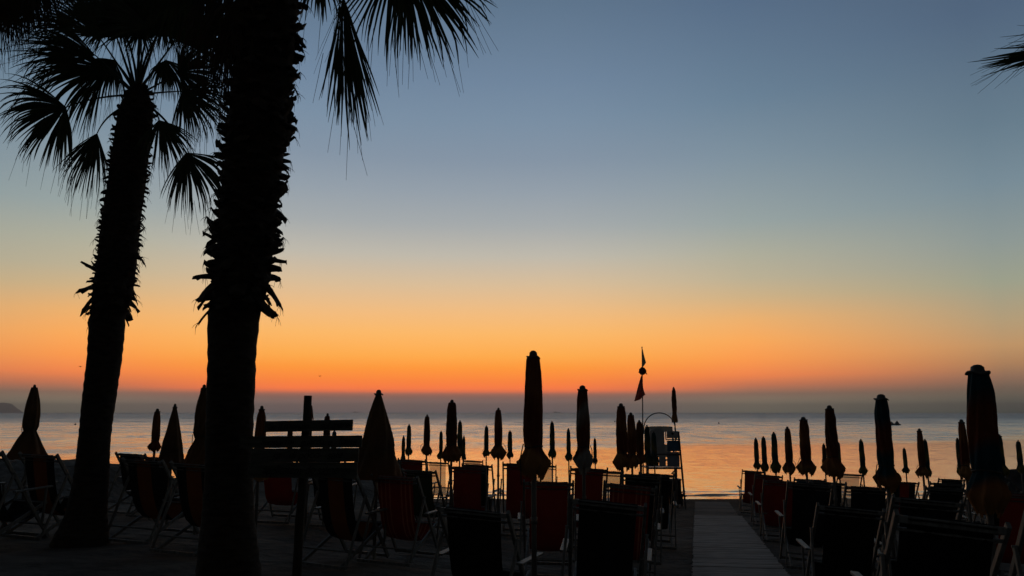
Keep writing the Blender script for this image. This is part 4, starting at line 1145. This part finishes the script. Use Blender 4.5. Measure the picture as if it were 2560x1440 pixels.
TAB_L = [(200, 330, 362), (232, 322, 372), (262, 303, 386), (300, 292, 382), (350, 284, 376), (450, 270, 366), (550, 254, 352), (650, 242, 344), (750, 230, 330), (790, 229, 311), (900, 222, 300),
         (1000, 210, 285), (1100, 200, 272), (1200, 188, 268), (1290, 166, 262), (1320, 152, 263), (1345, 138, 266), (1365, 132, 268)]
FL = [
 ((248, 236), (165, 268), (2, 352), 150, .42, dict(tilt=12, dy=-.2, n=52)),
 ((262, 288), (243, 333), (190, 492), 66, .16, dict(tilt=5, dy=-.1, n=34, c=(310, 268))),
 ((300, 205), (262, 172), (40, 176), 130, .50, dict(tilt=-18, dy=.1, n=56)),
 ((290, 185), (238, 138), (50, 92), 76, .12, dict(tilt=0, dy=.2)),
 ((300, 165), (243, 86), (150, -60), 150, .28, dict(tilt=20, dy=.3, n=50)),
 ((325, 165), (310, 95), (215, -70), 130, .2, dict(tilt=0, dy=-.2)),
 ((345, 170), (352, 100), (345, -110), 130, .2, dict(tilt=0, dy=.1, n=52)),
 ((360, 170), (392, 92), (450, -70), 120, .2, dict(tilt=10, dy=-.2)),
 ((375, 185), (440, 100), (570, -10), 140, .3, dict(tilt=-10, dy=.2, n=50)),
 ((400, 210), (445, 180), (590, 190), 150, .5, dict(tilt=10, dy=.1, n=56)),
 ((400, 230), (455, 228), (575, 322), 130, .45, dict(tilt=-5, dy=-.1, n=56)),
 ((385, 262), (398, 300), (440, 430), 100, .18, dict(tilt=0, dy=-.2, c=(372, 268), n=40)),
 ((425, 300), (465, 382), (537, 532), 105, .35, dict(tilt=8, dy=.2, c=(375, 268), n=44)),
 ((320, 185), (285, 150), (215, 245), 120, .5, dict(tilt=15, dy=.35)),
 ((365, 190), (415, 150), (450, 250), 120, .5, dict(tilt=-15, dy=.4)),
 ((300, 120), (280, 55), (180, 40), 160, .35, dict(tilt=20, dy=.4)),
 ((380, 120), (410, 45), (520, 20), 160, .35, dict(tilt=-20, dy=.4)),
 ((350, 120), (345, 40), (335, -120), 170, .3, dict(tilt=0, dy=.5)),
 ((350, 150), (372, 70), (300, -60), 170, .3, dict(tilt=0, dy=-.4)),
 ((350, 150), (410, 60), (450, 130), 160, .35, dict(tilt=0, dy=-.3)),
 ((345, 150), (300, 50), (262, 110), 150, .35, dict(tilt=0, dy=-.3)),
 ((345, 150), (350, 60), (352, 150), 100, .2, dict(tilt=0, dy=.3, n=30)),
]
palm(9.7, TAB_L, 'smaller palm on the left with its whole leafy crown in view', (342, 238), FL, 3, 785, .088, 225, 1368, 560, extra=[(682, -1, .27, .55), (700, -1, .22, -.1), (716, -1, .30, -.35), (735, -1, .26, -1.1), (552, -1, .17, .1), (632, 1, .2, -.9), (650, 1, .16, .3), (716, 1, .18, .1), (745, 1, .2, -1.0), (768, 1, .16, -.7), (600, -1, .14, .3)])

TAB_M = [(-260, 640, 775), (-100, 620, 762), (0, 604, 752), (100, 590, 742), (200, 578, 732), (300, 566, 724), (400, 558, 712), (500, 548, 700), (600, 538, 690), (700, 530, 680), (750, 526, 664),
         (785, 524, 648), (900, 523, 637), (1000, 520, 633), (1100, 518, 630), (1200, 515, 630), (1300, 508, 635), (1400, 497, 645), (1440, 493, 650), (1540, 470, 672)]
FM = [
 ((850, -160), (858, -10), (890, 350), 26, .01, dict(tilt=0, dy=0, n=28, fuse=.70, clump=0.2, brk=.08)),
 ((820, -120), (850, 10), (842, 225), 26, .05, dict(tilt=30, dy=.15, n=14, fuse=.15, narrow=.6)),
 ((880, -280), (1010, -100), (1192, 110), 92, .16, dict(tilt=0, dy=.2, n=54, fuse=.62)),
 ((860, -260), (985, -110), (1010, 150), 112, .12, dict(tilt=20, dy=-.1, n=34, fuse=.42)),
 ((780, -200), (800, -90), (800, 60), 100, .15, dict(tilt=0, dy=.3, n=26)),
 ((640, -150), (565, -40), (560, 250), 40, .1, dict(tilt=10, dy=.3, dead=True, n=30, fuse=.5, c=(660, -90))),
 ((600, -150), (515, -40), (520, 215), 50, .15, dict(tilt=-10, dy=.4, dead=True, n=36, c=(650, -100))),
 ((600, -60), (590, 10), (580, 300), 34, .1, dict(tilt=0, dy=.1, dead=True, n=28, c=(620, -60))),
 ((560, -200), (470, -90), (450, 130), 80, .3, dict(tilt=0, dy=.5, n=36)),
 ((600, -230), (560, -180), (505, 30), 130, .3, dict(tilt=0, dy=.2, dead=True)),
 ((620, -100), (610, -30), (560, 180), 60, .2, dict(tilt=0, dy=-.25, dead=True, n=30)),
 ((620, -350), (560, -480), (440, -620), 150, .3),
 ((700, -380), (700, -540), (700, -760), 150, .3),
 ((790, -350), (880, -480), (1020, -600), 150, .3),
 ((850, -320), (980, -350), (1200, -320), 140, .4),
 ((540, -300), (420, -330), (220, -270), 140, .4),
]
palm(6.3, TAB_M, 'big palm in front with a thick shaggy trunk, crown above the photo', (700, -240), FM, 5, 772, .125, -250, 1540, 560, extra=[(697, -1, .24, .05), (712, -1, .2, -.9), (612, -1, .18, .7), (772, -1, .15, -.9), (572, 1, .17, .1), (648, 1, .2, -.2), (708, 1, .2, -1.2), (748, 1, .18, -.8), (408, 1, .17, -.6), (85, 1, .17, -.5), (200, 1, .16, -.9), (345, -1, .13, .2)])

# palm just outside the left edge: its hanging fronds fill the top left corner
TAB_F = [(-260, -150, -70), (0, -175, -95), (600, -230, -140), (1100, -290, -190), (1400, -340, -230)]
FF = [
 ((-60, -140), (20, -70), (22, 118), 76, .2, dict(dead=True, n=46, tilt=0, dy=0)),
 ((-60, -160), (62, -75), (78, 98), 84, .2, dict(dead=True, n=50, tilt=10, dy=.2)),
 ((-70, -120), (-15, -50), (-8, 150), 70, .2, dict(dead=True, n=44, tilt=0, dy=-.1)),
 ((-40, -190), (90, -110), (118, 62), 90, .25, dict(dead=True, n=40, tilt=-10, dy=.1)),
 ((-60, -150), (40, -90), (45, 105), 90, .3, dict(dead=True, n=40, tilt=30, dy=.3)),
 ((-90, -60), (-60, 60), (-18, 178), 50, .1, dict(n=20, tilt=0, dy=0)),
 ((-60, -300), (60, -360), (220, -330), 140, .4), ((-130, -360), (-150, -500), (-160, -700), 140, .3), ((-220, -300), (-330, -340), (-520, -280), 140, .4),
]
palm(9.4, TAB_F, 'palm outside the left edge, only shaggy frond ends hanging in the top left corner', (-110, -230), FF, 8, 700, .08, -240, 1400, 160)
TAB_R = [(-200, 2850, 2930), (400, 2870, 2960), (1400, 2900, 3010)]
FR = [
 ((2790, 60), (2700, 112), (2437, 163), 17, -.024, dict(n=13, tilt=0, dy=0, fuse=.62, clump=0.2, brk=0)),
 ((2790, 60), (2700, 110), (2450, 172), 9, -.024, dict(n=9, tilt=10, dy=.05, fuse=.62, clump=0.2, brk=0)),
 ((2790, 0), (2720, 72), (2506, 112), 18, -.03, dict(n=6, tilt=20, dy=.1, fuse=.3, narrow=.7, brk=0)),
 ((2850, -200), (2800, -300), (2680, -420), 150, .3), ((2930, -200), (3000, -300), (3120, -380), 150, .3), ((2950, -100), (3050, -60), (3200, 60), 140, .4),
 ((2880, -240), (2880, -380), (2890, -560), 150, .3), ((2830, -260), (2780, -400), (2700, -520), 150, .3), ((2960, -240), (3010, -380), (3100, -480), 150, .3), ((2960, -40), (3010, 40), (3060, 200), 120, .4),
 ((2880, -200), (2870, -300), (2800, -380), 150, .4), ((2900, -200), (2930, -300), (3000, -360), 150, .4),
]
palm(8.0, TAB_R, 'palm outside the right edge, only one frond tip reaching into the sky', (2885, -120), FR, 9, 700, .08, -150, 1540, 160)

# ------------------------------------------------------------------ haze over the water
HZ = True
if HZ:
    x0, x1, y0, y1, z0, z1 = -7000, 7000, -650, 7000, -4.0, 76.0
    vs = [(x, y, z) for z in (z0, z1) for y in (y0, y1) for x in (x0, x1)]
    me = bpy.data.meshes.new('haze'); me.from_pydata(vs, [], [(0, 2, 3, 1), (4, 5, 7, 6), (0, 1, 5, 4), (2, 6, 7, 3), (0, 4, 6, 2), (1, 3, 7, 5)]); me.update()
    m = bpy.data.materials.new('haze_air'); m.use_nodes = True; t = m.node_tree
    for n_ in list(t.nodes):
        if n_.type != 'OUTPUT_MATERIAL': t.nodes.remove(n_)
    pv = t.nodes.new('ShaderNodeVolumePrincipled'); pv.inputs['Color'].default_value = (0.80, 0.82, 0.84, 1)
    pv.inputs['Density'].default_value = SIG; pv.inputs['Anisotropy'].default_value = 0.5
    t.links.new(pv.outputs[0], t.nodes['Material Output'].inputs['Volume'])
    me.materials.append(m)
    o = link('haze', me); tag(o, 'thin dawn haze over the sea', kind='stuff')
